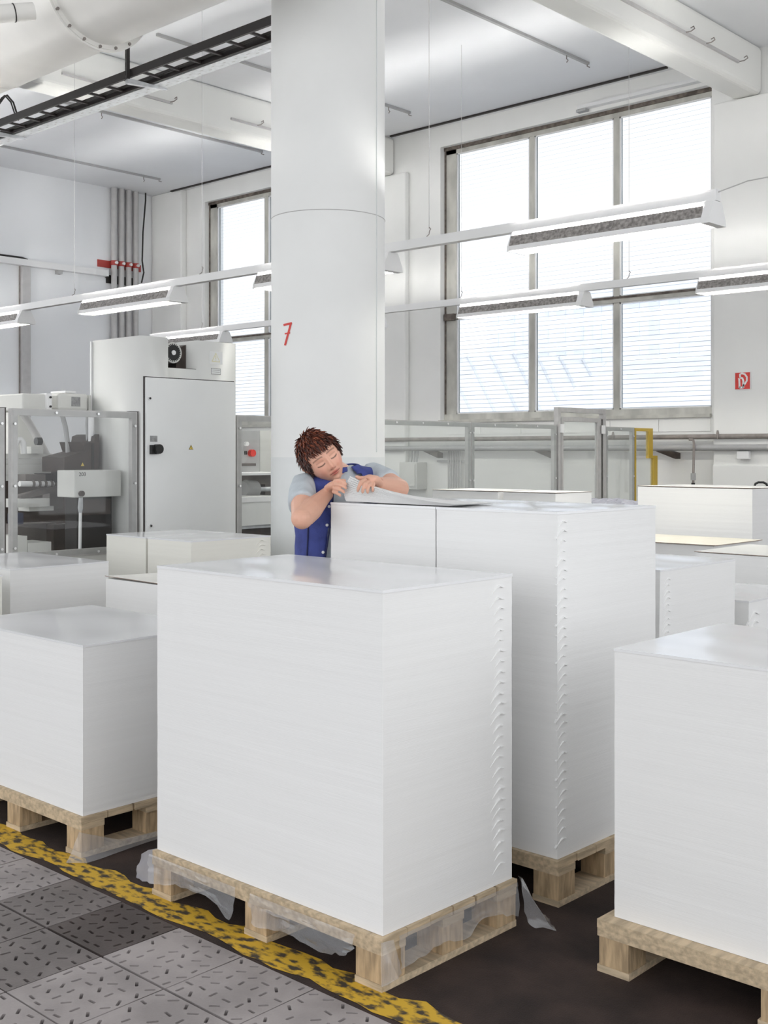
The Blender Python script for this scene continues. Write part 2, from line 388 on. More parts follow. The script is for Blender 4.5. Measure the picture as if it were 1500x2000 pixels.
for j in range(5):
    for i in range(nx):
        o = bpy.data.objects.new('window', wm); COL.objects.link(o); o.location = (p0.x+.8+i*1.5, 69.95, zz-1.2-j*1.75); setpar(o, ob)
# ================================================================ PALLETS AND PAPER STACKS
PH = .15
def pallet(x0, x1, y0, y1, label, seed=0):
    """closed-deck pallet: deck boards along X, rails, nine blocks, three skids along Y"""
    rd = random.Random(seed)
    t = thing('pallet', label, 'pallet', ((x0+x1)/2, (y0+y1)/2, 0), 'wooden pallets under the paper stacks')
    nb = 6; w = (y1-y0)/nb
    for i in range(nb):
        g = .004 if rd.random() < .7 else .010
        box('deck_board', 'wood', t, x0+rd.uniform(-.004, .004), x1+rd.uniform(-.004, .004), y0+i*w+(g if i else 0), y0+(i+1)*w, PH-.024, PH)
    bx = .105; by = .10
    xs = (x0, (x0+x1)/2-bx/2, x1-bx); ys = (y0, (y0+y1)/2-by/2, y1-by)
    for y in ys: box('rail', 'wood', t, x0, x1, y+.001, y+by, PH-.048, PH-.0245)
    for x in xs:
        for y in ys: box('block', 'wood_block', t, x+rd.uniform(.001, .008), x+bx-rd.uniform(.001, .006), y+.002, y+by-.002, .0205, PH-.0485)
        box('skid', 'wood_y', t, x, x+bx, y0, y1, 0, .020)
    return t
def pile(name, x0, x1, y0, y1, z0, z1, label, mats=('paper', 'paper_top'), seed=0, tabs=None, lid=None, group='blank paper stacks', film=True, lean=0.0):
    """a pile of sheets: slightly uneven side layers, a wavy film-covered top sheet, slips at a corner, or a cover board"""
    rd = random.Random(seed)
    t = thing(name, label, 'paper stack', ((x0+x1)/2, (y0+y1)/2, z0), group)
    n = max(8, int((z1-z0)/.014)); mb = MB(); ox = oy = 0
    for i in range(n+1):
        z = z0+(z1-z0)*i/n; f = i/n-.5
        ox = ox*.8+rd.uniform(-.00025, .00025); oy = oy*.8+rd.uniform(-.00025, .00025); e = rd.uniform(-.0001, .0001)
        dx = lean*f
        mb.v += [(x0+ox-e+dx, y0+oy-e, z), (x1+ox+e+dx, y0+oy-e, z), (x1+ox+e+dx, y1+oy+e, z), (x0+ox-e+dx, y1+oy+e, z)]
    for i in range(n):
        a = i*4
        for k in range(4): j = (k+1) % 4; mb.face([a+k, a+j, a+4+j, a+4+k])
    mb.face([3, 2, 1, 0]); mb.face([n*4+k for k in range(4)])
    mb.build('sheets', mats[0], t)
    dx = lean*.5
    if lid:
        ov, th, m, lift = lid
        lm = MB(); g = 8
        for k in (0, 1):
            for i in range(g+1):
                for j in range(g+1):
                    u, v = i/g, j/g
                    zz = z1+.002+k*th+lift*(max(0, .55-v)**2)*(.4+abs(u-.5))
                    lm.v.append((x0+dx-ov+(x1-x0+2*ov)*u, y0-ov+(y1-y0+2*ov)*v, zz))
        N = (g+1)**2
        for i in range(g):
            for j in range(g):
                a = i*(g+1)+j; lm.face([a, a+1, a+g+2, a+g+1]); b = N+a; lm.face([b, b+g+1, b+g+2, b+1])
        rim = [i*(g+1) for i in range(g+1)]+[g*(g+1)+j for j in range(1, g+1)]+[i*(g+1)+g for i in range(g-1, -1, -1)]+[j for j in range(g-1, 0, -1)]
        lm.cur = 1
        for a, b in zip(rim, rim[1:]+rim[:1]): lm.face([a, b, N+b, N+a])
        tag(lm.build('cover_board', [m, 'lid_edge'], t), 'thin cover board lying on the stack')
    elif film:
        g = 22; tm = MB(); o = .0015
        for i in range(g+1):
            for j in range(g+1):
                u, v = i/g, j/g; e = min(u, 1-u, v, 1-v)
                zz = z1+.0045+min(1, e*9)*(.0022*math.sin(u*7+seed)*math.cos(v*5+seed*2)+.0012*math.sin(v*17+u*9+seed)+rd.uniform(0, .0002))
                tm.v.append((x0+dx-o+(x1-x0+2*o)*u, y0-o+(y1-y0+2*o)*v, zz))
        for i in range(g):
            for j in range(g): a = i*(g+1)+j; tm.face([a, a+g+1, a+g+2, a+1])
        k = len(tm.v)
        rim = [i*(g+1) for i in range(g+1)]+[g*(g+1)+j for j in range(1, g+1)]+[i*(g+1)+g for i in range(g-1, -1, -1)]+[j for j in range(g-1, 0, -1)]
        for r in rim: x, y, z = tm.v[r]; tm.v.append((x, y, z1-.004))
        for i in range(len(rim)): j = (i+1) % len(rim); tm.face([rim[j], rim[i], k+i, k+j])
        o_ = tm.build('top_sheet', mats[1], t, True)
    if tabs:                                          # counting slips poking out of the +X face
        yc, n, za, zb, s = tabs
        tb = MB()
        P = [Vector((0, -.040*s, -.030*s)), Vector((0, -.012*s, -.006*s)), Vector((0, 0, 0)), Vector((0, .014*s, -.004*s)), Vector((0, .030*s, -.007*s))]
        X = [.0008, .0050, .0075, .0060, .0010]
        for i in range(4):
            a, b = P[i].copy(), P[i+1].copy(); a.x, b.x = X[i], X[i+1]; h = .0032*s
            w0, w1 = Vector((-.006, a.y, a.z)), Vector((-.006, b.y, b.z)); n0 = len(tb.v)
            for q in (w0, w1, b, a): tb.v += [tuple(q), tuple(q+Vector((0, 0, h)))]
            for f in ((0, 2, 3, 1), (4, 6, 7, 5), (1, 3, 5, 7), (0, 6, 4, 2), (2, 4, 5, 3), (6, 0, 1, 7)): tb.face([n0+k for k in f])
        me = tb.mesh('counting_slip', mats[0])
        for i in range(n):
            o = bpy.data.objects.new('counting_slip', me); COL.objects.link(o)
            z = za+(zb-za)*(i+.5)/n; f = (z-z0)/(z1-z0)
            o.location = (x1+lean*(f-.5)-.0005, yc+rd.uniform(-.006, .006), z+rd.uniform(-.003, .003)); sc = rd.uniform(.75, 1.15); o.scale = (rd.uniform(.6, 1.1), sc, sc); setpar(o, t)
    return t
ZP = PH+.001
def stack(x0, x1, y0, y1, z1, plabel, label, pseed=0, ov=.008, **k):
    pallet(x0-ov, x1+ov, y0-ov*1.5, y1+ov, plabel, pseed)
    return pile('paper_stack', x0, x1, y0, y1, ZP, z1, label, seed=pseed, **k)

# A main stack
stack(-3.245, -2.200, 2.372, 2.972, 1.110, 'pale wooden pallet under the central foreground stack, draped with torn film', 'large white paper stack in the centre foreground beside the yellow line', 1,
      ov=.010, tabs=(2.905, 27, .20, 1.095, 1.0))
# B tall double pile, woman leans on it
pallet(-3.275, -2.175, 3.195, 3.865, 'wooden pallet with dark blocks under the tallest paper pile', 2)
pile('paper_stack', -2.712, -2.190, 3.210, 3.850, ZP, 1.297, 'right half of the tallest paper pile, behind the central stack', seed=2, tabs=(3.242, 34, .20, 1.285, .85))
pile('paper_stack', -3.258, -2.720, 3.212, 3.852, ZP, 1.298, 'left half of the tallest paper pile, where the woman lifts sheets', seed=3)
# C left front
stack(-4.700, -3.739, 2.398, 3.060, .780, 'pale wooden pallet under the left front stack, at the yellow line', 'white paper stack at the left front, lower than the central stack', 4)
# D left middle
stack(-6.590, -5.670, 3.190, 3.805, .871, 'wooden pallet under the left middle stack before the glass guard', 'white paper stack at left middle in front of the glass guard panel', 5)
# P at the left edge of the picture
stack(-6.400, -5.430, 2.400, 3.010, .872, 'wooden pallet under the stack cut by the left picture edge', 'cream edged paper stack just peeking in at the left picture edge', 6, mats=('paper_cream', 'paper_top'))
# F low stack with lifted board
stack(-5.300, -4.260, 3.540, 4.190, .826, 'wooden pallet under the stack with the lifted cover board', 'white stack under a slightly lifted cover board, behind the left front stack', 7, lid=(.004, .003, 'lid', .035))
# E cream double pile in front of the cabinet
pallet(-6.50, -5.59, 4.33, 4.99, 'wooden pallet under the cream double pile before the cabinet', 8)
pile('paper_stack', -6.490, -6.058, 4.340, 4.978, ZP, .960, 'left half of the cream paper pile in front of the grey cabinet', ('paper_cream', 'paper_top'), 8)
pile('paper_stack', -6.036, -5.600, 4.340, 4.978, ZP, .960, 'right half of the cream paper pile in front of the grey cabinet', ('paper_cream', 'paper_top'), 9, tabs=(4.90, 9, .70, .95, 1.3))
# G right front
stack(-1.800, -.780, 2.930, 3.600, .926, 'pale wooden pallet with tan blocks under the right front stack', 'large white paper stack cut by the right picture edge, at the right front', 10, ov=.03)
# H, I row behind the tall pile
stack(-3.300, -2.270, 4.015, 4.650, 1.040, 'wooden pallet under the stack right behind the tallest pile', 'white paper stack with counting slips right behind the tallest pile', 11, tabs=(4.075, 30, .25, 1.02, .8), lean=.012)
stack(-3.300, -2.256, 4.760, 5.400, .850, 'wooden pallet under the low stack between slip stack and board stack', 'low white stack with a few loose slips near the right picture edge', 12, tabs=(4.82, 5, .62, .82, 1.8))
# L stack with cover board
stack(-2.990, -1.950, 5.680, 6.320, .965, 'wooden pallet under the board covered stack at the right edge', 'white stack under a white cover board at the right picture edge', 13, lid=(.006, .003, 'lid', .004))
# K cream board, J tall one behind
stack(-4.500, -3.476, 6.840, 7.480, .902, 'wooden pallet under the cream board stack at the right', 'stack under an overhanging cream cover board, in front of the tall back pile', 14, lid=(.02, .004, 'lid_cream', .004))
stack(-4.575, -3.660, 7.780, 8.420, 1.238, 'wooden pallet under the tall back pile at the right', 'tall paper pile with white cover board at right back, near the yellow frame', 15, lid=(.003, .003, 'lid', .012))
# M double pile with boards behind the tall pile
pallet(-6.12, -4.90, 7.16, 7.68, 'wooden pallet under the far double pile before the guard fence', 16)
pile('paper_stack', -6.100, -5.44, 7.172, 7.660, ZP, 1.192, 'left half of the far pile under a cover board, before the guard fence', ('paper', 'paper_top'), 16, lid=(.004, .003, 'lid', .006))
pile('paper_stack', -5.39, -4.910, 7.172, 7.660, ZP, 1.192, 'right half of the far pile under a cover board, before the guard fence', ('paper', 'paper_top'), 17, lid=(.004, .003, 'lid', .006))
# N far low stack with crumpled film
stack(-5.950, -5.020, 8.620, 9.240, 1.030, 'wooden pallet under the far stack with crumpled film', 'far paper stack topped with crumpled film, left of the tall back pile', 18)
def crumple(name, mats, label, cat, c, sx, sy, hz, seed, n=16):
    rd = random.Random(seed); mb = MB()
    for i in range(n+1):
        for j in range(n+1):
            u, v = i/n*2-1, j/n*2-1; e = max(0, 1-max(abs(u), abs(v))**4)
            mb.v.append((c[0]+sx*u*(1+.1*rd.uniform(-1, 1)), c[1]+sy*v*(1+.1*rd.uniform(-1, 1)), c[2]+.003+e*hz*rd.uniform(.15, 1)))
    for i in range(n):
        for j in range(n): a = i*(n+1)+j; mb.face([a, a+n+1, a+n+2, a+1])
    o = mb.build(name, mats, None); return tag(o, label, cat)
crumple('plastic_film', 'film_grey', 'crumpled milky film lying on the far low stack', 'film', (-5.48, 8.93, 1.033), .44, .29, .06, 3)
# ---- torn stretch film on the pallets
def film(name, mats, pts_rows, label, jit=.004, seed=1, sub=3):
    rd = random.Random(seed); R = [[Vector(p) for p in r] for r in pts_rows]
    nu, nv = len(R)-1, len(R[0])-1; mb = MB(); U, V = nu*sub, nv*sub
    for i in range(U+1):
        for j in range(V+1):
            a, b = min(i//sub, nu-1), min(j//sub, nv-1); u, v = i/sub-a, j/sub-b
            p = R[a][b].lerp(R[a+1][b], u).lerp(R[a][b+1].lerp(R[a+1][b+1], u), v)
            k = 0 if i == 0 else jit
            mb.v.append(tuple(p+Vector((rd.uniform(-k, k), rd.uniform(-k, k), rd.uniform(-k, k)))))
    for i in range(U):
        for j in range(V): a = i*(V+1)+j; mb.face([a, a+1, a+V+2, a+V+1])
    o = mb.build(name, mats, None, True); return tag(o, label, 'film', 'torn stretch film on the pallets')
x0, x1, yf = -3.255, -2.190, 2.352
film('stretch_film', 'film_grey', [[PY(306.5, 1657, 2.392), PY(290, 1660, 2.41), PY(276, 1668, 2.43)], [PY(306.5, 1690, 2.392), PY(288, 1690, 2.40), PY(268, 1692, 2.42)], [PY(305, 1727, 2.38), PY(285, 1722, 2.39), PY(265, 1716, 2.41)]],
     'milky film flap hanging at the left side of the central pallet', .003, 5)
film('stretch_film', 'film', [[(x0+i*.15, yf-.006, .14) for i in range(4)], [(x0+i*.15, yf-.012, .10) for i in range(4)], [(x0+.02, yf-.02, .045), (x0+.15, yf-.014, .075), (x0+.32, yf-.014, .085), (x0+.44, yf-.02, .035)]],
     'clear film sagging over the left front bay of the central pallet', .004, 6, 5)
film('stretch_film', 'film', [[(x0+.52+i*.15, yf-.006, .14) for i in range(4)], [(x0+.52+i*.15, yf-.012, .105) for i in range(4)], [(x0+.55, yf-.016, .05), (x0+.70, yf-.014, .07), (x0+.84, yf-.016, .055), (x0+.94, yf-.014, .075)]],
     'clear film sagging over the right front bay of the central pallet', .004, 7, 5)
film('stretch_film', 'film', [[(x1+.008, 2.42+i*.093, .142) for i in range(7)], [(x1+.012, 2.42+i*.093, .105) for i in range(7)], [(x1+.018+.006*(i % 2), 2.42+i*.092, [.05, .06, .075, .05, .085, .07, .04][i]) for i in range(7)]],
     'clear film along the right side of the central pallet', .004, 8, 4)
film('stretch_film', 'film', [[(x1+.008, 2.345, .145), (x1+.010, 2.36, .145), (x1+.010, 2.395, .14)], [(x1+.016, 2.335, .09), (x1+.03, 2.36, .10), (x1+.025, 2.40, .09)], [(x1+.02, 2.335, .03), (x1+.05, 2.37, .055), (x1+.03, 2.405, .05)]],
     'small film tail at the near corner of the central pallet', .002, 9)
film('stretch_film', 'film', [[(x1+.012, 2.99, .15), (x1+.010, 3.00, .15), (x1-.01, 3.005, .15)], [(x1+.02, 2.995, .09), (x1+.05, 3.00, .10), (x1+.02, 3.03, .09)], [(x1+.03, 2.995, .03), (x1+.09, 3.02, .02), (x1+.04, 3.06, .03)], [(x1+.06, 2.995, .006), (x1+.12, 3.03, .006), (x1+.06, 3.08, .006)]],
     'shiny film tail on the dark floor at the right back corner of the central pallet', .004, 10)
film('stretch_film', 'film', [[(-3.733, 2.378, .10), (-3.727, 2.40, .09), (-3.728, 2.55, .03), (-3.728, 2.80, .015)], [(-3.725, 2.35, .05), (-3.71, 2.38, .04), (-3.71, 2.55, .012), (-3.715, 2.80, .006)], [(-3.72, 2.315, .006), (-3.66, 2.36, .006), (-3.675, 2.55, .006), (-3.695, 2.82, .006)]],
     'clear film trailing on the floor at the left front pallet corner', .002, 11)
# ================================================================ LAMPS ON RAILS, CEILING TRACKS, DUCT, CABLE TRAY
FL = 1.53
def make_fixture():
    root = thing('fluorescent_lamp', 'lamp', 'lamp')
    # cross-section in YZ, length along X, local origin at rail centre; right end at x=0
    for sg in (-1, 1):                                  # two wings, open light gap beside the rail
        for x0_, x1_ in ((0, -FL),):
            o = MB()
            P = [(.079, -.072), (.105, -.150), (.105, -.185), (.100, -.185), (.100, -.153), (.074, -.074)]
            n = len(P)
            for x in (x0_, x1_): o.v += [(x, y*sg, z) for y, z in P]
            for i in range(n):
                j = (i+1) % n; o.cur = 0 if i == 0 else 1; o.face([i, j, n+j, n+i])
            o.face(list(range(n))); o.face([n+k for k in range(n)])
            o.build('reflector', ['galv_dust', 'white'], root)
    ec = [(-.055, -.039), (-.110, -.150), (-.115, -.190), (.115, -.190), (.110, -.150), (.055, -.039)]
    for x, w in ((0, .06), (-FL-.012, .012)):
        MB().prism([(x, y, z) for y, z in ec], (w, 0, 0)).build('end_cap', 'white', root)
    for y in (-.062, .062):
        MB().tube([(-.02, y, -.112), (-FL+.02, y, -.112)], .013, 10).build('tube', 'tube', root)
    for i in range(18):                                # webs between the light slots
        for sg in (-1, 1): box('slot_web', 'white', root, -.03-i*.085, -.005-i*.085, *sorted((sg*.051, sg*.077)), -.060, -.056)
    box('spine', 'white', root, -FL, 0, -.050, .050, -.055, -.0375)
    box('diffuser', 'diffuser', root, -FL+.002, -.002, -.099, .099, -.178, -.176)
    return root
def copy_tree(o, parent=None):
    c = o.copy(); COL.objects.link(c); c.parent = parent
    for ch in list(o.children):
        d = copy_tree(ch, c); d.matrix_parent_inverse = ch.matrix_parent_inverse.copy()
    return c
RZ = 3.155
protof = make_fixture(); used = [False]
def fixture(x, y, label, g):
    o = protof if not used[0] else copy_tree(protof); used[0] = True
    o.location = (x, y, RZ); o['label'] = label; o['group'] = g; return o
def rail(y, x0, x1, hang, label, end=True):
    t = thing('lamp_rail', label, 'lamp rail', ((x0+x1)/2, y, RZ))
    box('channel', 'white', t, x0, x1, y-.033, y+.033, RZ-.036, RZ+.036)
    for hx in hang:
        MB().tube([(hx, y, RZ+.10), (hx, y, ZC-.002)], .0022, 5).build('suspension_wire', 'pipe', t)
        MB().tube([(hx, y-.03, RZ+.038), (hx, y, RZ+.06), (hx+.004, y, RZ+.085), (hx+.018, y, RZ+.10), (hx, y, RZ+.115)], .004, 5).build('hook', 'pipe_dark', t)
    return t
rail(6.95, -16.0, -3.50, [-5.95, -8.8, -11.0, -13.8], 'long white lamp rail crossing the large window at its upper half')
rail(9.95, -13.75, -2.6, [-5.95, -8.05, -10.9, -12.6], 'white lamp rail close to the windows, lower in the picture')
MB().tube([(-3.50, 6.95, RZ+.02), (-3.3, 6.95, RZ+.06), (-1.5, 6.95, RZ+.10), (1.5, 6.95, RZ+.12)], .004, 6).build('power_cable', 'pipe', None)
tag(bpy.data.objects['power_cable'], 'thin grey cable running right from the end of the long lamp rail', 'cable')
g1 = 'lamps on the long rail'; g2 = 'lamps on the rail close to the windows'
fixture(-3.564, 6.95, 'largest lit trough lamp, at the right end of the long rail', g1)
fixture(-6.392, 6.95, 'lit trough lamp half hidden behind the column on the long rail', g1)
fixture(-9.220, 6.95, 'lit trough lamp left of the column below the four pipes', g1)
fixture(-12.048, 6.95, 'lit trough lamp cut by the left picture edge', g1)
fixture(-14.3, 6.95, 'added unseen trough lamp at the far left end of the long rail, brightening the left wall', g1)  # extra lamp out of view, added to lift the left wall
fixture(-6.488, 9.95, 'lit trough lamp before the middle of the large window on the lower rail', g2)
fixture(-3.640, 9.95, 'lit trough lamp cut by the right picture edge on the lower rail', g2)
fixture(-9.316, 9.95, 'lit trough lamp hidden behind the column on the lower rail', g2)
fixture(-12.144, 9.95, 'lit trough lamp just above the grey cabinet on the lower rail', g2)

rail(3.95, -16.0, -8.0, [-9.2, -12, -15], 'added unseen white rail beside the duct, carrying three fill lamps')  # rail and its lamps added out of view to brighten left wall and ceiling
for k_, nm_ in ((-8.1, 'nearest'), (-10.93, 'middle'), (-13.76, 'farthest')): fixture(k_, 3.95, 'added unseen trough lamp for fill light beside the duct, the %s of three' % nm_, 'added fill lamps beside the duct')

# ---- ceiling tracks (thin steel channels) with hangers
def track(a, b, label, hook=None, z=ZC, y2=None, wall=None, grp='steel tracks on the ceiling'):
    pa = PZ(*a, z) if wall is None else PX(*a, wall); pb = PZ(*b, z) if wall is None else PX(*b, wall)
    x = (pa.x+pb.x)/2; t = thing('ceiling_track', label, 'track', (x, (pa.y+pb.y)/2, z), grp)
    if wall is None: box('channel', 'grey', t, x-.018, x+.018, pa.y, pb.y, z-.030, z-.001); MB().tube([(x, pb.y-.02, z-.002), (x, pb.y-.02, z-.05), (x, pb.y+.03, z-.05)], .007, 6).build('end_hook', 'pipe_dark', t)
    else: box('channel', 'pipe', t, wall+.001, wall+.026, pa.y, pb.y, (pa.z+pb.z)/2-.014, (pa.z+pb.z)/2+.014)
    for h in (hook or []):
        q = PZ(*h, z) if wall is None else PX(*h, wall)
        if wall is None: MB().tube([(x, q.y, z-.002), (x, q.y, z-.07), (x+.02, q.y, z-.09), (x, q.y, z-.11)], .006, 6).build('hook', 'pipe_dark', t)
        else:
            zz = (pa.z+pb.z)/2
            MB().tube([(wall+.02, q.y, zz), (wall+.07, q.y+.02, zz+.005), (wall+.10, q.y+.04, zz+.03), (wall+.085, q.y+.05, zz+.06), (wall+.055, q.y+.04, zz+.045)], .006, 6).build('hook', 'pipe_dark', t)
track((-60, 273), (318, 347), 'steel ceiling track above the left wall', [(287, 340)])
track((120, 195), (511, 295), 'steel ceiling track left of the column, above the cable tray', [(200, 215)])
track((700, -80), (1148, 122), 'steel ceiling track in front of the large window', [(1106, 103)])
track((600, 148), (793, 220), 'steel ceiling track ending just right of the column', [(754, 206)])
track((305, 65), (560, 145), 'steel ceiling track crossing behind the black ladder tray')
track((120, 140), (335, 205), 'thin track on the side of the far beam, near the duct', [(330, 203)], wall=-11.14, grp='tracks on beam sides')
track((450, 232), (700, 300), 'thin track on the side of the far beam, near the column', [(500, 246)], wall=-11.14, grp='tracks on beam sides')
track((1180, -30), (1440, 130), 'thin track with open hooks on the side of the near beam', [(1335, 62), (1375, 85), (1440, 130)], wall=-5.65, grp='tracks on beam sides')
# curtain rail slot by the windows
for xa, xb, lb in ((-11.10, -6.75, 'dark ceiling rail above the large window'), (-16.2, -11.6, 'dark ceiling rail above the left window')):
    tag(box('curtain_rail', 'tray_black', None, xa, xb, WB-.16, WB-.12, ZC-.022, ZC-.001), lb, 'rail', 'dark rails above the windows')
p = PY(1130, 212, WB-.05); q = PY(1340, 165, WB-.05)
bt = thing('blind_motor', 'slim white roller tube box above the large window', 'blind box', ((p.x+q.x)/2, WB-.05, 5.76))
box('casing', 'white', bt, p.x, -6.30, WB-.09, WB-.001, 5.745, 5.79); box('end_bracket', 'grey', bt, p.x-.02, p.x+.12, WB-.08, WB-.001, 5.715, 5.744)

# ---- round air duct
DY, DZ, DR = 4.58, 4.73, .39
du = thing('air_duct', 'large round enamelled air duct under the ceiling at top left', 'duct', (-7, DY, DZ))
MB().cyl((-14, DY, DZ), (1, 0, 0), DR, 17, 64).build('duct_tube', 'duct', du, True)
def ring(x, r, w, name, m):
    o = MB().cyl((x-w/2, DY, DZ), (1, 0, 0), r, w, 64).build(name, m, du, True); return o
fx = -6.95
fl_ = ring(fx, DR+.045, .022, 'flange', 'duct')
ring(fx+.016, DR+.03, .008, 'flange', 'duct')
for i in range(20):
    a = 2*math.pi*i/20
    MB().cyl((fx+.010, DY+(DR+.022)*math.cos(a), DZ+(DR+.022)*math.sin(a)), (1, 0, 0), .011, .022, 6).build('bolt', 'pipe_dark', fl_)
for x in (-8.35, -5.70, -4.4, -9.8): ring(x, DR+.006, .018, 'seam_ring', 'duct')
a0 = PD(-40, 30, 7.6); b0 = PD(66, 22, 7.75); b1 = b0.lerp(Vector((b0.x, DY, DZ)), .3)
br = MB().tube([a0, b0], .058, 20).build('branch_pipe', 'duct', du, True)
MB().tube([a0.lerp(b0, .62), a0.lerp(b0, .64)], .061, 20).build('clamp_band', 'cable', br)
for x in (-11, -7.9, -3.5):
    MB().tube([(x, DY-DR*.5, DZ+DR*.86), (x, DY-DR*.5, ZC-.002)], .008, 6).build('hanger_rod', 'pipe', du)

# ---- black ladder tray with a perforated tray beside it
TZ = 5.0
lt = thing('cable_ladder', 'black steel cable ladder rising to the column at top left', 'cable tray', (-10, 6.45, TZ))
ya, yb2 = 6.30, 6.54
for y in (ya, yb2): box('side_rail', 'tray_black', lt, -14.5, -6.3, y-.012, y+.012, TZ-.03, TZ+.045)
r0 = box('rung', 'tray_black', lt, -14.3, -14.275, ya, yb2, TZ-.015, TZ+.005)
for i in range(1, 27): copy_part(r0, lt, (i*.30, 0, 0))
pts = [(-14.5+i*.4, yb2-.05+.02*math.sin(i), TZ+.012+.006*math.sin(i*2.1)) for i in range(20)]
for k in range(2): MB().tube([(x, y+.025-k*.022, z) for x, y, z in pts], .009, 6).build('cable', 'cable', lt)
pt = thing('perforated_tray', 'galvanised perforated cable tray beside the black ladder', 'cable tray', (-10, 6.65, TZ))
tr = MB().box(-14.5, -6.3, yb2+.02, yb2+.16, TZ-.035, TZ-.031).box(-14.5, -6.3, yb2+.02, yb2+.023, TZ-.031, TZ+.02).box(-14.5, -6.3, yb2+.157, yb2+.16, TZ-.031, TZ+.02)
tr.build('channel', 'galv', pt)
sl = box('slot', 'grey', pt, -14.4, -14.36, yb2+.07, yb2+.082, TZ-.0362, TZ-.0352)
for i in range(1, 100): copy_part(sl, pt, (i*.081, .04*(i % 2), 0))
for hx in (PY(296, 140, 6.55).x, PY(296, 140, 6.55).x-2.55):
    s = thing('tray_hanger', 'perforated strut and arm holding the black ladder, %s' % ('below the duct' if hx > -10 else 'at the left picture edge'), 'bracket', (hx, 6.28, TZ), 'cable tray hangers')
    c_, s_ = math.cos(.8), math.sin(.8); mx = Matrix.Translation((hx, 6.265, 0)) @ Matrix.Rotation(UA-math.pi/2+.4, 4, 'Z')
    st = MB().box(-.028, -.009, -.003, .003, TZ-.05, ZC-.002, mx).box(.009, .028, -.003, .003, TZ-.05, ZC-.002, mx).box(.024, .028, 0, .028, TZ-.05, ZC-.002, mx); st.build('strut', 'tray_black', s)
    for i in range(13): MB().box(-.009, .009, -.002, .002, TZ-.05+i*.08, TZ-.05+i*.08+.036, mx).build('strut_web', 'tray_black', s)
    MB().prism([(hx-.02, 6.27, TZ-.09), (hx-.02, 6.72, TZ-.05), (hx-.02, 6.72, TZ-.037), (hx-.02, 6.27, TZ-.037)], (.04, 0, 0)).build('arm', 'galv', s)
# drooping cables and a white lamp body at the left edge
e = [PY(-10, 215, 6.42), PY(8, 190, 6.42), PY(14, 186, 6.42), PY(26, 200, 6.42), PY(33, 222, 6.42), PY(36, 243, 6.42)]; e[-1].z = TZ+.03
cb = thing('cable_bundle', 'thin black cables drooping into the tray at the left picture edge', 'cable', e[2])
MB().tube(e, .010, 6).build('cable', 'cable', cb); MB().tube([v+Vector((-.05, 0, .004*i)) for i, v in enumerate(e)], .008, 6).build('cable', 'cable', cb)
# ================================================================ WALL SERVICES
def pipe(name, pts, r, m, label, cat='pipe', group=None, n=12):
    o = MB().tube(pts, r, n).build(name, m, None, True); return tag(o, label, cat, group)
XL = XW+.09
for i, px in enumerate((217, 231, 245, 259)):
    y = PX(px, 365, XW).y
    zb = 3.2
    t = thing('riser_pipe', 'grey vertical pipe on the left wall, %s of four' % ('leftmost', 'second from the left', 'second from the right', 'rightmost')[i], 'pipe', (XL, y, zb), 'four riser pipes on the left wall')
    MB().tube([(XL, y, 3.0), (XL, y, ZC-.002)], .050, 14).build('tube', 'pipe', t, True)
    MB().tube([(XL, y, 4.66), (XL, y, 4.74)], .062, 14).build('pipe_clamp', 'red_clamp', t, True)
    MB().cyl((XL+.05, y, 4.70), (1, 0, 0), .025, .04, 10).build('clamp_bolt', 'white', t)
cl = thing('pipe_bracket', 'dark red mounting channel behind the four riser pipes', 'bracket', (XW, 11.45, 4.67))
box('channel', 'red_clamp', cl, XW+.001, XW+.019, 11.05, 11.92, 4.62, 4.74); box('channel', 'machine_dark', cl, XW+.001, XW+.018, 11.22, 11.85, 4.36, 4.50)
pipe('riser_cable', [(XL+.05, 11.93, ZC-.002), (XL+.05, 11.93, 5.85), (XL+.06, 11.87, 5.3), (XL+.05, 11.86, 4.8), (XL+.04, 11.90, 4.6), (XL+.03, 11.86, 4.42)], .013, 'cable', 'thin black cable beside the rightmost riser pipe', 'cable')
tk = thing('cable_trunking', 'white horizontal cable trunking on the left wall', 'trunking', (XW, 9.5, 4.5))
box('duct_body', 'white', tk, XW+.001, XW+.12, 6.5, 11.2, 4.46, 4.56); box('open_end', 'machine_dark', tk, XW+.001, XW+.10, 11.2, 11.215, 4.45, 4.55)
box('support', 'grey', tk, XW+.001, XW+.10, 10.25, 10.33, 4.40, 4.459)
pipe('wall_cable', [(XW+.06, 8.9, 4.57), (XW+.06, 9.3, 4.585), (XW+.06, 9.62, 4.585), (XW+.06, 9.72, 4.565)], .016, 'cable', 'black cable lying on the white wall trunking', 'cable')
vt = thing('cable_trunking', 'grey vertical cable trunking on the left wall, dropping behind the machine', 'trunking', (XW, 9.68, 2.3))
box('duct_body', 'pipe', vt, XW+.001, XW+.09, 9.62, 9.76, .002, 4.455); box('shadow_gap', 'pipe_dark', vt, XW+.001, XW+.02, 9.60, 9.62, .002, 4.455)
tag(box('wall_ledge', 'white', None, XW+.001, XW+.30, 6.5, 9.70, 2.27, 2.36), 'white ledge on the left wall at the left picture edge', 'ledge')
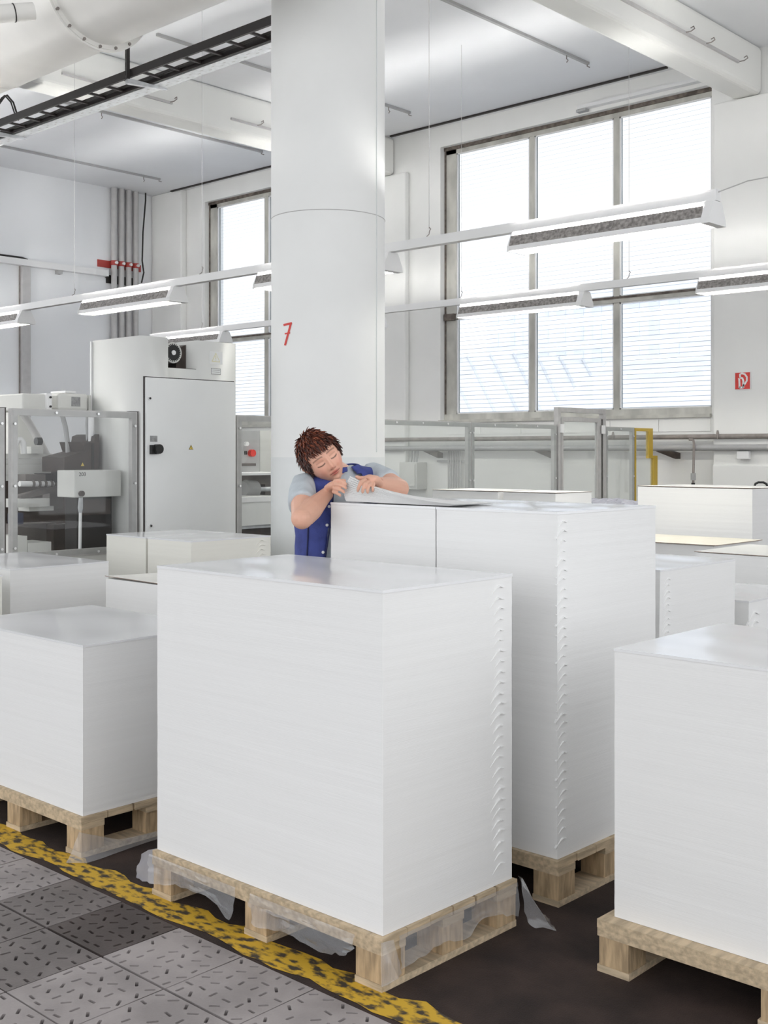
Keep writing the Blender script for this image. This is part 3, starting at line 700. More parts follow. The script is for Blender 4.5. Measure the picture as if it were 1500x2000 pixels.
# pipes along the window wall
pipe('heating_pipe', [(-14, WB-.14, 1.675), (2.0, WB-.14, 1.675)], .028, 'pipe_dark', 'upper grey brown pipe running along the window wall')
pipe('heating_pipe', [(-14, WB-.14, 1.550), (2.0, WB-.14, 1.550)], .036, 'grey', 'lower thick grey pipe running along the window wall')
y = WB-.13
for px, nm in ((1404, 'upper right'), (1200, 'behind the guard door')):
    p = PY(px, 853, WB-.14)
    s = thing('pipe_hanger', 'small dark pipe clip on the upper wall pipe, %s' % nm, 'bracket', (p.x, y, 1.6), 'clips of the wall pipes')
    MB().tube([(p.x, y-.04, 1.745), (p.x, y-.04, 1.70), (p.x, y-.045, 1.645)], [.010, .02, .006], 8).build('clip', 'pipe_dark', s)
p = PY(1358, 860, WB-.14)
t = thing('hose_tap', 'dark dropper pipe with black hose end under the window', 'pipe', (p.x, WB-.14, 1.0))
MB().tube([(p.x-.05, WB-.19, 1.645), (p.x, WB-.19, 1.64), (p.x+.01, WB-.19, 1.60), (p.x, WB-.19, 1.15)], .015, 8).build('dropper', 'pipe_dark', t)
MB().tube([(p.x, WB-.19, 1.26), (p.x, WB-.19, 1.18)], .03, 8).build('coupling', 'grey', t); MB().tube([(p.x, WB-.19, 1.15), (p.x, WB-.19, 1.02)], .022, 8).build('hose_end', 'black', t)
for px, lb in ((1308, 'right of the yellow frame'), (1068, 'left of the guard door'), (848, 'behind the left guard panel')):
    p = PY(px, 882, WB-.15)
    s = MB().prism([(p.x-.16, WB-.20, 1.512), (p.x+.10, WB-.20, 1.42), (p.x+.10, WB-.20, 1.49), (p.x+.02, WB-.20, 1.512)], (0, .12, 0)).build('pipe_bracket', 'machine_brown', None)
    tag(s, 'dark wedge shaped bracket under the wall pipe, %s' % lb, 'bracket', 'wedge brackets under the wall pipe')
bx = PY(800, 905, WB); bx2 = PY(845, 950, WB)
eb = thing('switch_box', 'grey wall switch box seen through the left guard panel', 'switch box', (bx.x, WB-.1, .98))
bevel(box('case', 'machine_light', eb, bx.x, bx2.x-.1, WB-.22, WB-.001, .98, 1.36), .01); box('box_lid', 'machine_light', eb, bx.x+.03, bx2.x-.13, WB-.232, WB-.22, 1.02, 1.33)
for i in range(3): MB().tube([(bx.x+.12+i*.05, WB-.1, 1.36), (bx.x+.14+i*.05, WB-.09, 1.53)], .012, 6).build('cable', 'grey', eb)
for i in range(6):
    p = PY(876+i*4.6, 900, WB-.05); pipe('conduit', [(p.x, WB-.05, .2), (p.x, WB-.05, 1.53)], .013, 'pipe', 'thin vertical conduit, number %s from the left in the bundle behind the guard panel' % ('one', 'two', 'three', 'four', 'five', 'six')[i], 'conduit', 'conduit bundle behind the guard fence', 8)
cc = PY(895, 896, WB); tag(box('conduit_clip', 'grey', None, cc.x-.35, cc.x+.16, WB-.036, WB-.001, 1.36, 1.39), 'flat clip bar across the thin conduits', 'bracket')
p = PY(1464, 886, WB); jb = thing('junction_box', 'small white junction box under the wall pipe, far right', 'junction box', (p.x, WB-.1, 1.42))
bevel(box('case', 'white', jb, p.x-.07, p.x+.07, WB-.17, WB-.112, 1.42, 1.512), .006); box('top_seal', 'machine_dark', jb, p.x-.06, p.x+.07, WB-.175, WB-.112, 1.512, 1.513)

# fire hose sign
sg = thing('hose_sign', 'red square sign with a white fire hose symbol', 'sign', (-5.84, WB-.1, 2.2))
Xa, Xb, Za, Zb, ys = -5.925, -5.752, 2.199, 2.383, WB-.095
box('plate', 'white', sg, Xa-.008, Xb+.008, ys-.006, ys, Za-.008, Zb+.008); box('red_field', 'red', sg, Xa, Xb, ys-.008, ys-.006, Za, Zb)
def S(u, v): return Vector((Xa+(Xb-Xa)*u, ys-.008, Za+(Zb-Za)*v))
sy = MB(); nr = (0, -1, 0)
strip_shape(sy, [S(.34, .70), S(.33, .90), S(.46, .95), S(.66, .90), S(.80, .72), S(.80, .50), S(.66, .30), S(.55, .20)], .020, nr)
strip_shape(sy, [S(.22, .62), S(.28, .64), S(.30, .30), S(.30, .08)], .022, nr); strip_shape(sy, [S(.30, .10), S(.56, .10)], .024, nr)
strip_shape(sy, [S(.56, .08), S(.56, .50), S(.50, .66), S(.36, .70)], .022, nr)
sy.build('hose_symbol', 'white', sg)

# ================================================================ GUARD FENCE
FX = -6.85
def fy(px, py=830): return PX(px, py, FX).y
def panel(name, label, y0, y1, z0, z1, skirt=None, pane='acryl', screws=True, w=.045, grp='acrylic guard panels', dark=True, xoff=0):
    X = FX+xoff
    t = thing(name, label, 'guard panel', (X, (y0+y1)/2, 0), grp)
    for a, b in ((y0, y0+w), (y1-w, y1)): box('stile', 'alu', t, X-.02, X+.02, a, b, .002, z1)
    box('top_rail', 'alu', t, X-.02, X+.02, y0+w, y1-w, z1-w, z1); box('bottom_rail', 'alu', t, X-.02, X+.02, y0+w, y1-w, z0, z0+w)
    box('pane', pane, t, X+.021, X+.026, y0+.01, y1-.01, z0+.01, z1-.008)
    if skirt: box('skirt_panel', skirt, t, X-.01, X+.012, y0+w, y1-w, .05, z0)
    if dark:
        box('seal', 'alu_dark', t, X-.018, X+.018, y1, y1+.010, .002, z1); box('rail_cap', 'alu_dark', t, X-.02, X+.022, y1-.06, y1+.010, z1, z1+.004)
    if screws:
        k = max(1, int((z1-z0)/.45))
        for yy in (y0+w/2, y1-w/2):
            for i in range(k+1): MB().cyl((X+.0262, yy, z0+.08+(z1-z0-.18)*i/k), (1, 0, 0), .009, .006, 8).build('screw', 'screw', t)
        k = max(1, int((y1-y0)/.40))
        for i in range(1, k+1):
            for zz in (z1-w/2, z0+w/2): MB().cyl((X+.0262, y0+(y1-y0)*i/(k+1), zz), (1, 0, 0), .009, .006, 8).build('screw', 'screw', t)
    return t
ZT = 1.783
panel('guard_panel', 'acrylic machine guard panel cut by the left picture edge', fy(7)-.95, fy(6), .80, ZT, 'machine_light', 'acryl_clear')
panel('guard_panel', 'clear guard panel in front of the dark printing machine', fy(19), fy(265), .80, ZT, 'machine_light', 'acryl_clear')
panel('guard_panel', 'guard panel between the grey cabinet and the column', fy(460), fy(600), .72, ZT, 'machine_brown', 'acryl_clear', dark=False)
yq = [fy(700), fy(917), fy(1084)]
panel('guard_panel', 'long acrylic guard panel starting right of the column', yq[0]-.6, yq[1], .25, ZT, 'machine_light', dark=False)
panel('guard_panel', 'acrylic guard panel left of the guard door', yq[1]+.005, yq[2], .25, ZT, 'machine_light', dark=False)
# door: taller frame with inner leaf
d0, d1 = fy(1085), fy(1179); zd = 1.5+(1.996-1.5)*.938
t = thing('guard_door', 'taller framed guard door with an acrylic leaf and white hinges', 'guard door', (FX, (d0+d1)/2, 0))
for a, b in ((d0+.006, d0+.055), (d1-.055, d1)): box('post', 'alu', t, FX-.025, FX+.03, a, b, .002, zd)
box('head_rail', 'alu', t, FX-.025, FX+.03, d0+.055, d1-.055, zd-.05, zd)
lf = box('leaf_top_rail', 'alu', t, FX-.015, FX+.02, d0+.075, d1-.075, zd-.145, zd-.10)
for a, b in ((d0+.075, d0+.115), (d1-.155, d1-.075)): box('leaf_stile', 'alu', t, FX-.015, FX+.02, a, b, .06, zd-.145)
box('leaf_pane', 'acryl', t, FX+.001, FX+.006, d0+.115, d1-.155, .06, zd-.145)
for yy in (d0+.065, d1-.065):
    box('gap_seal', 'machine_dark', t, FX-.01, FX+.022, yy-.006, yy+.006, .06, zd-.11); box('hinge', 'white', t, FX+.0301, FX+.045, yy-.03, yy+.03, 1.70, 1.79)
panel('guard_panel', 'narrow acrylic guard panel right of the guard door', d1+.012, fy(1236), .25, ZT-.005, 'machine_light', dark=False)
# yellow stepped guard
ya_ = fy(1237)+.01; yb_ = min(fy(1283), WB-.32); yc_ = min(fy(1294), WB-.26)
t = thing('yellow_guard', 'yellow stepped guard frame with ribbed translucent sheet, beside the back pile', 'guard', (FX, ya_, 0))
zs = 1.5+(1.456-1.5)*.938
YW = .045
box('post', 'yellow_gloss', t, FX-.02, FX+.02, ya_, ya_+.02, .002, ZT-.01)
box('top_bar', 'yellow_gloss', t, FX-.02, FX+.02, ya_+.02, yb_, ZT-.045, ZT-.01)
box('upper_bar', 'yellow_gloss', t, FX-.02, FX+.02, yb_-YW*2, yb_, zs, ZT-.045)
box('step_bar', 'yellow_gloss', t, FX-.02, FX+.02, yb_-YW*2, yc_+YW, zs-.03, zs)
box('lower_bar', 'yellow_gloss', t, FX-.02, FX+.02, yc_-YW, yc_+YW, .002, zs-.03)
box('sheet', 'acryl', t, FX-.002, FX+.003, ya_+.02, yb_-YW*2, zs, ZT-.045); box('sheet', 'acryl', t, FX-.002, FX+.003, ya_+.02, yc_-YW, .05, zs-.03)

# ================================================================ ELECTRICAL CABINET
c0, c1 = fy(272), fy(457); cx0, cx1 = -7.44, FX+.02; ch = 2.325
n0, n1 = fy(325, 700), fy(382, 700); nz = 1.5+(883-719)/F*(-FW.x*-FX+0) if False else PX(350, 720, FX).z
cb = thing('control_cabinet', 'tall light grey control cabinet with a locked door beside the machine', 'cabinet', ((cx0+cx1)/2, (c0+c1)/2, 0))
poly = [(c0, .08), (c1, .08), (c1, ch), (n1, ch), (n1, nz), (n0, nz), (n0, ch), (c0, ch)]
MB().prism([(cx0, y, z) for y, z in poly], (cx1-cx0, 0, 0)).build('body', 'cab', cb)
box('plinth', 'grey', cb, cx0+.03, cx1-.03, c0+.02, c1-.02, .001, .08)
dy0, dy1, dzt = fy(279, 760), fy(453, 760), PX(279, 737, FX).z
box('door_gap', 'alu_dark', cb, cx1, cx1+.002, dy0-.012, dy1+.004, .16, dzt+.007)
dr = bevel(box('door', 'cab_door', cb, cx1+.002, cx1+.022, dy0, dy1, .17, dzt), .003)
XD = cx1+.022
def onD(px, py): return PX(px, py, XD)
for px, py in ((292, 778), (294, 1027)):
    p = onD(px, py); MB().cyl((XD, p.y, p.z), (1, 0, 0), .016, .008, 16).build('lock_rosette', 'screw', dr); MB().cyl((XD+.008, p.y, p.z), (1, 0, 0), .008, .004, 10).build('keyhole', 'black', dr)
a, b = onD(293, 851), onD(307, 863); box('label_plate', 'label_grey', dr, XD, XD+.002, a.y, b.y, b.z, a.z)
a, b = onD(292, 869), onD(306, 887); box('main_switch', 'black', dr, XD, XD+.03, a.y, b.y, b.z, a.z)
p = onD(303, 877); MB().cyl((XD+.006, p.y, p.z), (1, 0, 0), .034, .05, 20).build('switch_knob', 'black', dr)
def triangle(px, py, s, m, par, X, edge='machine_dark', bolt=True):
    p = PX(px, py, X); P = [(X, p.y+s*math.cos(a), p.z+s*math.sin(a)) for a in (math.radians(210), math.radians(330), math.radians(90))]
    MB().prism(P, (.0015, 0, 0)).build('warning_border', edge, par)
    P = [(X+.0015, p.y+s*.78*math.cos(a), p.z+s*.78*math.sin(a)) for a in (math.radians(210), math.radians(330), math.radians(90))]
    MB().prism(P, (.001, 0, 0)).build('warning_triangle', m, par)
    if bolt:
        mb = MB(); nrm = (1, 0, 0); q = Vector((X+.0025, p.y, p.z)); strip_shape(mb, [q+Vector((0, .04*s, .5*s)), q+Vector((0, -.10*s, .05*s)), q+Vector((0, .10*s, .05*s)), q+Vector((0, -.02*s, -.35*s))], .10*s, nrm, .0008); mb.build('bolt_symbol', edge, par)
triangle(373, 875, .024, 'warn', dr, XD)
a, b = PX(409, 686, cx1), PX(434, 712, cx1); box('sticker', 'cab_door', cb, cx1, cx1+.0015, a.y, b.y, b.z, a.z)
triangle(421.5, 701, .046, 'cab_door', cb, cx1+.0015, 'warn_pale', False)
st = MB(); q = PX(421.5, 700, cx1+.0042); strip_shape(st, [q+Vector((0, 0, .02)), q+Vector((0, 0, -.008))], .006, (1, 0, 0), .001); st.box(q.x, q.x+.001, q.y-.003, q.y+.003, q.z-.018, q.z-.012); st.build('exclamation_mark', 'warn_pale', cb)
a, b = PX(412, 719, cx1), PX(431, 732, cx1); lb = box('text_label', 'label_grey', cb, cx1, cx1+.0012, a.y, b.y, b.z, a.z); box('label_face', 'cab_door', lb, cx1+.0012, cx1+.0018, a.y+.004, b.y-.004, b.z+.004, a.z-.004)
for i in range(3): zz = a.z-.012-i*.0145; box('text_line', 'label_grey', lb, cx1+.0018, cx1+.0024, a.y+.010, b.y-.010, zz-.003, zz)
# fan motor in the notch
p = PX(337, 689, FX-.05); fr = .066
MB().cyl((cx0+.05, p.y, p.z), (1, 0, 0), fr+.012, FX-.06-cx0-.05, 28).build('fan_motor', 'machine_mid', cb, True)
fg = MB().cyl((FX-.06, p.y, p.z), (1, 0, 0), fr, .02, 28).build('fan_grille', 'black', cb)
for i in range(24):
    an = 2*math.pi*i/24; c, s = math.cos(an), math.sin(an)
    strip = MB(); strip_shape(strip, [(FX-.039, p.y+c*.057, p.z+s*.057), (FX-.039, p.y+c*fr, p.z+s*fr)], .006, (1, 0, 0), .002); strip.build('grille_bar', 'machine_light', fg)
MB().cyl((FX-.039, p.y, p.z), (1, 0, 0), .018, .006, 16).build('hub', 'white', fg)
rg = MB().tube([(FX-.045, p.y+(fr+.005)*math.cos(a), p.z+(fr+.005)*math.sin(a)) for a in [2*math.pi*i/28 for i in range(29)]], .007, 6); rg.build('fan_ring', 'machine_light', cb)
MB().prism([(cx0+.1, n0+.17, nz+.001), (cx0+.1, n1-.005, nz+.001), (cx0+.1, n1-.005, nz+.19), (cx0+.1, n0+.17, nz+.15)], (.38, 0, 0)).build('gear_housing', 'machine_brown', cb)
box('notch_floor', 'machine_brown', cb, cx0, cx1-.012, n0+.002, n1-.002, nz, nz+.004)
box('side_edge', 'white', cb, cx0-.012, cx0, c0-.012, c0+.02, .1, ch-.005)
# ================================================================ PRINTING MACHINE BEHIND THE GUARD
pm = thing('printing_machine', 'dark and light grey printing machine behind the clear guard panel', 'machine', (-8, 4.3, 0))
def mbox(name, m, px0, py0, px1, py1, X, depth, par=pm, bev=0):
    a, b = PX(px0, py0, X), PX(px1, py1, X); o = box(name, m, par, X-depth, X, a.y, b.y, b.z, a.z)
    if bev: bevel(o, bev)
    return o
a = PX(20, 1000, -7.3).y; b = PX(248, 1000, -7.3).y
box('base', 'machine_light', pm, -9.2, -7.0, a-1.2, 4.82, .002, .74)
mbox('rear_frame', 'machine_brown', -60, 905, 150, 1090, -8.3, .5)
for i in range(5): mbox('louvre_plate', 'machine_light', -40, 886+i*10.6, 101, 896-.9+i*10.6, -7.75, .25)
mbox('side_plate', 'machine_mid', 101, 896, 152, 935, -7.8, .3)
s_ = PX(150, 893, -7.5); e_ = PX(193, 915, -7.5)
P = [PX(x, y, -7.3) for x, y in ((148, 922), (194, 922), (194, 848), (185, 852), (183, 865), (160, 863), (166, 882), (126, 893), (126, 922))]
MB().prism(P, (-.3, 0, 0)).build('sloping_guard', 'machine_brown', pm)
mbox('slit', 'machine_dark', 180, 866, 184, 921, -7.29, .005)
triangle(161, 908, .022, 'warn', pm, -7.297, 'machine_dark', False)
ba = mbox('terminal_box', 'machine_light', 145, 919, 237, 969, -7.0, .22, bev=.006)
cu = bpy.data.curves.new('n', 'FONT'); cu.body = '203'; cu.size = .038; cu.extrude = .0006
to = bpy.data.objects.new('n', cu); COL.objects.link(to); dg = bpy.context.evaluated_depsgraph_get(); me = bpy.data.meshes.new_from_object(to.evaluated_get(dg)); bpy.data.objects.remove(to, do_unlink=True)
me.materials.clear(); me.materials.append(M['machine_dark']); no = link('number_print', me, None); q = PX(154, 930, -6.9995)
no.matrix_world = Matrix.Translation(q) @ Matrix(((0, 0, 1, 0), (1, 0, 0, 0), (0, 1, 0, 0), (0, 0, 0, 1)))
no.location = q; no.rotation_euler = no.matrix_world.to_euler(); setpar(no, ba)
mbox('dark_bay', 'machine_dark', 150, 969.5, 218, 1080, -7.1, .15); mbox('bay_panel', 'machine_brown', 160, 976, 216, 1004, -7.095, .005)
mbox('black_gap', 'machine_dark', 88, 925, 128, 942, -7.6, .2); mbox('clamp_block', 'black', 117, 920, 130, 941, -7.5, .12); mbox('feed_bar', 'machine_mid', 50, 927, 89, 938, -7.55, .15)
r = [PX(x, 945, -7.5) for x in (38, 104)]; ro = MB().tube(r, .020, 12).build('roller', 'white', pm, True)
for k in range(4): p = r[0].lerp(r[1], .35+.18*k); MB().tube([p, p+Vector((0, .02, 0))], .024, 12).build('roller_collar', 'machine_mid', ro)
P = [PX(x, y, -7.45) for x, y in ((40, 968), (130, 945), (158, 940), (158, 950), (130, 955), (45, 976))]
MB().prism(P[::-1], (-.1, 0, 0)).build('sloping_arm', 'machine_mid', pm)
mbox('delivery_bar', 'machine_light', 28, 975, 97, 989, -7.4, .15); mbox('delivery_bar', 'machine_light', 57, 990, 105, 997, -7.45, .15)
mbox('plate_rack', 'machine_mid', 97, 955, 123, 993, -7.6, .1); mbox('lower_panel', 'machine_mid', 28, 1025, 110, 1062, -7.7, .2)
mbox('navy_bin', 'navy', 31, 1002, 47, 1024, -7.35, .12, bev=.01)
mbox('control_block', 'machine_light', 30, 1048, 53, 1086, -7.25, .25); mbox('control_block', 'machine_light', 54, 1061, 100, 1088, -7.25, .25); mbox('brown_panel', 'machine_brown', 105, 1025, 152, 1080, -7.6, .1)
p0, p1 = PX(157, 1000, -7.02), PX(156, 1084, -7.02)
vp = MB().tube([p1, p0], .011, 10).build('air_pipe', 'white', pm, True); MB().tube([PX(158, 972, -6.985), PX(157, 992, -7.0), p0], [.014, .018, .012], 10).build('air_valve', 'galv', vp, True); MB().cyl(PX(158, 964, -6.998), (1, 0, 0), .02, .02, 10).build('valve_knob', 'machine_brown', vp)
# hoses, domed cover and ducts at the upper left
MB().tube([PX(x, y, -7.9) for x, y in ((40, 800), (58, 828), (75, 858), (92, 892), (100, 905))], .030, 10).build('hose', 'pipe', pm, True)
MB().tube([PX(x, y, -7.7) for x, y in ((30, 886), (30, 868), (34, 860), (40, 858), (45, 864), (47, 886))], .022, 10).build('bent_tube', 'white', pm, True)
MB().tube([PX(x, y, -7.5) for x, y in ((112, 806), (122, 812), (128, 835), (132, 865), (133, 893))], .018, 8).build('cable', 'grey', pm, True)
MB().tube([PX(x, y, -7.4) for x, y in ((176, 806), (171, 811), (170, 830), (172, 865))], .014, 8).build('cable', 'grey', pm, True)
MB().tube([PX(178, 806, -7.36), PX(178, 862, -7.36)], .022, 8).build('conduit', 'white', pm, True)
MB().tube([PX(70, 862, -7.72), PX(80, 862, -7.72)], .03, 10).build('joint', 'black', pm); mbox('small_box', 'machine_light', 61, 872, 84, 886, -7.7, .15)
P = [PX(x, y, -8.15) for x, y in ((20, 803), (50, 803), (70, 840), (88, 880), (98, 895), (20, 895))]
MB().prism(P[::-1], (-.3, 0, 0)).build('domed_cover', 'machine_light', pm)
# boxes on top, seen above the guard
b1 = mbox('top_box', 'machine_light', 44, 768, 92, 803, -7.4, .5, bev=.01); mbox('end_flange', 'white', 91, 768, 101, 803, -7.38, .4)
for py in (776, 794): p = PX(98, py, -7.38); MB().cyl(p, (1, 0, 0), .008, .01, 8).build('bolt', 'black', b1)
b2 = mbox('top_box', 'machine_light', 113, 767, 173, 803, -7.4, .4, bev=.02); mbox('lifting_lug', 'white', 128, 763, 148, 768, -7.45, .2); mbox('grey_patch', 'label_grey', 140, 775, 157, 794, -7.397, .003, b2)
mbox('top_box', 'machine_light', 173, 772, 178, 803, -7.42, .3)

# drive unit behind the guard panel between cabinet and column
dm = thing('drive_unit', 'grey drive unit with motor and red stop button between cabinet and column', 'machine', (-7.8, 6.2, 0))
def dbox(name, m, x0, y0, x1, y1, X, d, par=dm): return mbox(name, m, x0, y0, x1, y1, X, d, par)
cp = dbox('control_panel', 'machine_mid', 462, 841, 507, 924, -7.5, .2); cp.data.materials[0] = M['grey']
dbox('white_tank', 'machine_light', 508, 841, 560, 922, -7.6, .4); dbox('shelf', 'white', 462, 924, 560, 927, -7.2, .6)
p = PX(489, 885, -7.5); MB().cyl(p, (1, 0, 0), .03, .04, 16).build('stop_button', 'red', cp, True); 
p = PX(479, 867, -7.5); MB().cyl(p, (1, 0, 0), .018, .03, 12).build('lamp_knob', 'white', cp)
for x in (478, 481): dbox('indicator', 'machine_dark', x, 881, x+1.6, 888, -7.495, .004, cp)
dbox('slot_panel', 'machine_mid', 468, 905, 500, 910, -7.495, .004, cp)
dbox('motor_bay', 'machine_mid', 462, 928, 560, 973, -7.75, .2)
m0, m1 = PX(476, 955, -7.45), PX(501, 956, -7.45); MB().tube([m0, m0.lerp(m1, .1), m0.lerp(m1, .9), m1], [.06, .075, .075, .05], 20).build('motor', 'grey', dm, True)
MB().tube([m1, m1+Vector((0, .16, 0))], .02, 10).build('shaft', 'galv', dm); dbox('coupling', 'machine_dark', 505, 946, 518, 968, -7.5, .1)
dbox('tray', 'cab', 462, 972, 560, 1022, -7.1, .6); dbox('tray_lip', 'white', 462, 972, 560, 978, -7.09, .01); dbox('skirt', 'machine_brown', 462, 1027, 560, 1200, -7.15, .5)
lo = dbox('rail_strip', 'galv', 462, 1020, 560, 1028, -7.12, .5)
box('foot', 'machine_brown', dm, -7.6, -7.2, 6.0, 6.6, .002, .4)

# pallet truck behind the tall back pile: its black loop handle shows
pt_ = PD(1486, 942, 9.7)
tk = thing('pallet_truck', 'black loop handle of a pallet truck behind the tall back pile', 'pallet truck', (pt_.x, pt_.y, 0))
c = pt_; hz = c.z
MB().tube([c+RT*(-.055)+Vector((0, 0, -.04)), c+RT*(-.045)+Vector((0, 0, -.012)), c+RT*(-.02), c+RT*.02, c+RT*.045+Vector((0, 0, -.012)), c+RT*.06+Vector((0, 0, -.04)), c+RT*.03+Vector((0, 0, -.12)), c+RT*(-.03)+Vector((0, 0, -.12)), c+RT*(-.055)+Vector((0, 0, -.04))], .010, 8).build('handle_loop', 'black', tk, True)
MB().tube([c+Vector((0, 0, -.12)), Vector((c.x+.05, c.y+.05, .25))], .016, 8).build('tiller', 'black', tk)
box('pump_body', 'yellow_gloss', tk, c.x-.10, c.x+.15, c.y-.05, c.y+.18, .09, .30)
for s in (-.27, .11): box('fork', 'yellow_gloss', tk, c.x+s, c.x+s+.16, c.y+.18, c.y+1.2, .05, .09)
MB().cyl((c.x-.05, c.y+.06, .09), (1, 0, 0), .088, .14, 16).build('wheel', 'black', tk); 
for s in (-.23, .15): MB().cyl((c.x+s, c.y+1.1, .042), (1, 0, 0), .04, .08, 12).build('wheel', 'black', tk)
# ================================================================ THE LIFTED SHEETS AND THE WOMAN
M['skin'] = mat('skin', (.62, .33, .225), .5)
nt = M['skin'].node_tree; va = nt.nodes.new('ShaderNodeVertexColor'); va.layer_name = 'tone'
nt.links.new(va.outputs[0], nt.nodes['Principled BSDF'].inputs['Base Color'])
nt.nodes['Principled BSDF'].inputs['Subsurface Weight'].default_value = .08; nt.nodes['Principled BSDF'].inputs['Subsurface Scale'].default_value = .01
M['hair_dark'] = mat('dark_auburn_hair', (.030, .011, .008), .45); M['hair_mid'] = mat('auburn_hair', (.085, .022, .012), .45); M['hair_light'] = mat('copper_hair', (.27, .075, .035), .45)
M['vest'] = mat('blue_vest_cloth', (.055, .075, .30), .8, var=.25, vscale=25, bump=.2, bscale=300)
M['vest_trim'] = mat('vest_edge', (.02, .025, .09), .8)
M['shirt'] = mat('pale_blue_shirt', (.55, .60, .64), .85, var=.08, vscale=30, bump=.15, bscale=200)
M['trouser'] = mat('dark_trousers', (.03, .035, .06), .85); M['shoe'] = mat('black_shoes', (.02, .02, .02), .5)

# ---- lifted bundle of sheets: every sheet its own thin curved strip, hinged on the pile, fanned at the left end
lb = thing('sheet_bundle', 'fanned bundle of white sheets being lifted on the tallest pile', 'paper sheets', (-2.95, 3.3, 1.303))
XH, XE = -2.64, -3.185; YA, YB = 3.222, 3.470; NS = 38
def zsheet(f, t, v): return 1.3062+.026*f*(.3+.7*t)*(1-.6*v)+(.003+.072*f**1.3)*(t**2.1)*(1-.82*v)
for s in range(NS):
    f = s/NS; f2 = (s+.86)/NS; mb = MB(); n = 22; K = 6
    for lay in (f, f2):
        for i in range(n+1):
            t = i/n
            for k in range(K+1):
                v = k/K; x = XH-.03*(1-f)+(XE-XH+.03*(1-f))*t
                x += -.014*math.sin(f*math.pi)*t**3+.024*f*f*t**3    # ends bow outwards, top sheets pulled back
                mb.v.append((x, YA+(YB-YA)*v+.0014*math.sin(s*2.3), zsheet(lay, t, v)))
    N = (n+1)*(K+1)
    for i in range(n):
        for k in range(K):
            a = i*(K+1)+k; mb.face([a, a+K+1, a+K+2, a+1]); a += N; mb.face([a, a+1, a+K+2, a+K+1])
    rim = [i*(K+1) for i in range(n+1)]+[n*(K+1)+k for k in range(1, K+1)]+[i*(K+1)+K for i in range(n-1, -1, -1)]+[k for k in range(K-1, 0, -1)]
    for a, b in zip(rim, rim[1:]+rim[:1]): mb.face([a, N+a, N+b, b])
    o = mb.build('sheet', 'paper', lb, True)

# ---- body joints (pixel direction + distance from the camera)
SR, SL = PD(591, 946, 4.75), PD(727, 924, 4.98)
ER, WR = PD(590, 1012, 4.46), PD(640, 963, 4.62)
EL, WL = PD(780, 954, 4.74), PD(738, 944, 4.565)
NB = PD(660, 920, 4.87)
LAT = (SL-SR).normalized(); LATH = Vector((LAT.x, LAT.y, 0)).normalized(); FWD = LATH.cross(Vector((0, 0, 1))).normalized()
if FWD.dot(Vector((1, 0, 0))) < 0: FWD = -FWD
MID = (SR+SL)/2
def loft(rings, n=28, cap=True, skip=None):
    mb = MB()
    for c, la, fo, a, b, fz in rings:
        for k in range(n):
            ph = 2*math.pi*k/n; ca, sa = math.cos(ph), math.sin(ph)
            e = .82                                        # squarish section
            x = math.copysign(abs(sa)**e, sa)*a; y = math.copysign(abs(ca)**e, ca)*b
            mb.v.append(tuple(c+la*x+fo*y*(fz if ca > 0 else 1)))
    for i in range(len(rings)-1):
        for k in range(n):
            if skip and skip(i, k, n): continue
            j = (k+1) % n; mb.face([i*n+k, i*n+j, (i+1)*n+j, (i+1)*n+k])
    if cap: mb.face([k for k in reversed(range(n))]); mb.face([(len(rings)-1)*n+k for k in range(n)])
    return mb
P0, P1, P2, P3 = PD(648, 1165, 4.93), PD(650, 1085, 4.92), PD(654, 1010, 4.905), PD(657, 962, 4.89)
UPS = LAT.cross(FWD); UPS = UPS if UPS.z > 0 else -UPS
def torso(g, dense=1):
    R = [(P0-Vector((0, 0, .06)), LATH, FWD, .175+g, .125+g, 1), (P0, LATH, FWD, .172+g, .122+g, 1), (P1, LATH, FWD, .148+g, .108+g, 1), (P2, LATH, FWD, .158+g, .115+g, 1.12),
         (P3, LAT, FWD, .168+g, .108+g, 1.12), (MID-UPS*.008, LAT, FWD, .178+g, .092+g, 1.05), (MID+UPS*.022+LAT*.004, LAT, FWD, .148+g, .078+g, 1), (MID+UPS*.034+LAT*.006, LAT, FWD, .095+g, .068+g, 1), (MID+UPS*.048+LAT*.008, LAT, FWD, .066+g, .058+g, 1)]
    if dense == 1: return R
    out = []                                               # Catmull-Rom in-between rings
    for i in range(len(R)-1):
        q = [R[max(i-1, 0)], R[i], R[i+1], R[min(i+2, len(R)-1)]]
        for d in range(dense):
            t = d/dense
            def cr(a, b, c, e): return .5*((2*b)+(c-a)*t+(2*a-5*b+4*c-e)*t*t+(-a+3*b-3*c+e)*t**3)
            out.append(tuple(cr(q[0][m], q[1][m], q[2][m], q[3][m]) for m in range(6)))
    out.append(R[-1]); return out
def evaluated(o):
    dg = bpy.context.evaluated_depsgraph_get(); dg.update(); me = bpy.data.meshes.new_from_object(o.evaluated_get(dg)); bpy.data.objects.remove(o, do_unlink=True); return me
def fuse(parts, voxel, smooth_it, fac=.5):
    mb = MB()
    for p in parts:
        b = len(mb.v); mb.v += p.v; mb.f += [tuple(b+i for i in f) for f in p.f]; mb.m += [0]*len(p.f)
    o = link('fuse', mb.mesh('fuse', 'skin')); r = o.modifiers.new('r', 'REMESH'); r.mode = 'VOXEL'; r.voxel_size = voxel; r.adaptivity = 0
    if smooth_it: s = o.modifiers.new('s', 'SMOOTH'); s.factor = fac; s.iterations = smooth_it
    return evaluated(o)
person = thing('person', 'woman with short auburn hair and blue vest leaning over the pile to leaf sheets', 'person', (P0.x, P0.y, 0))

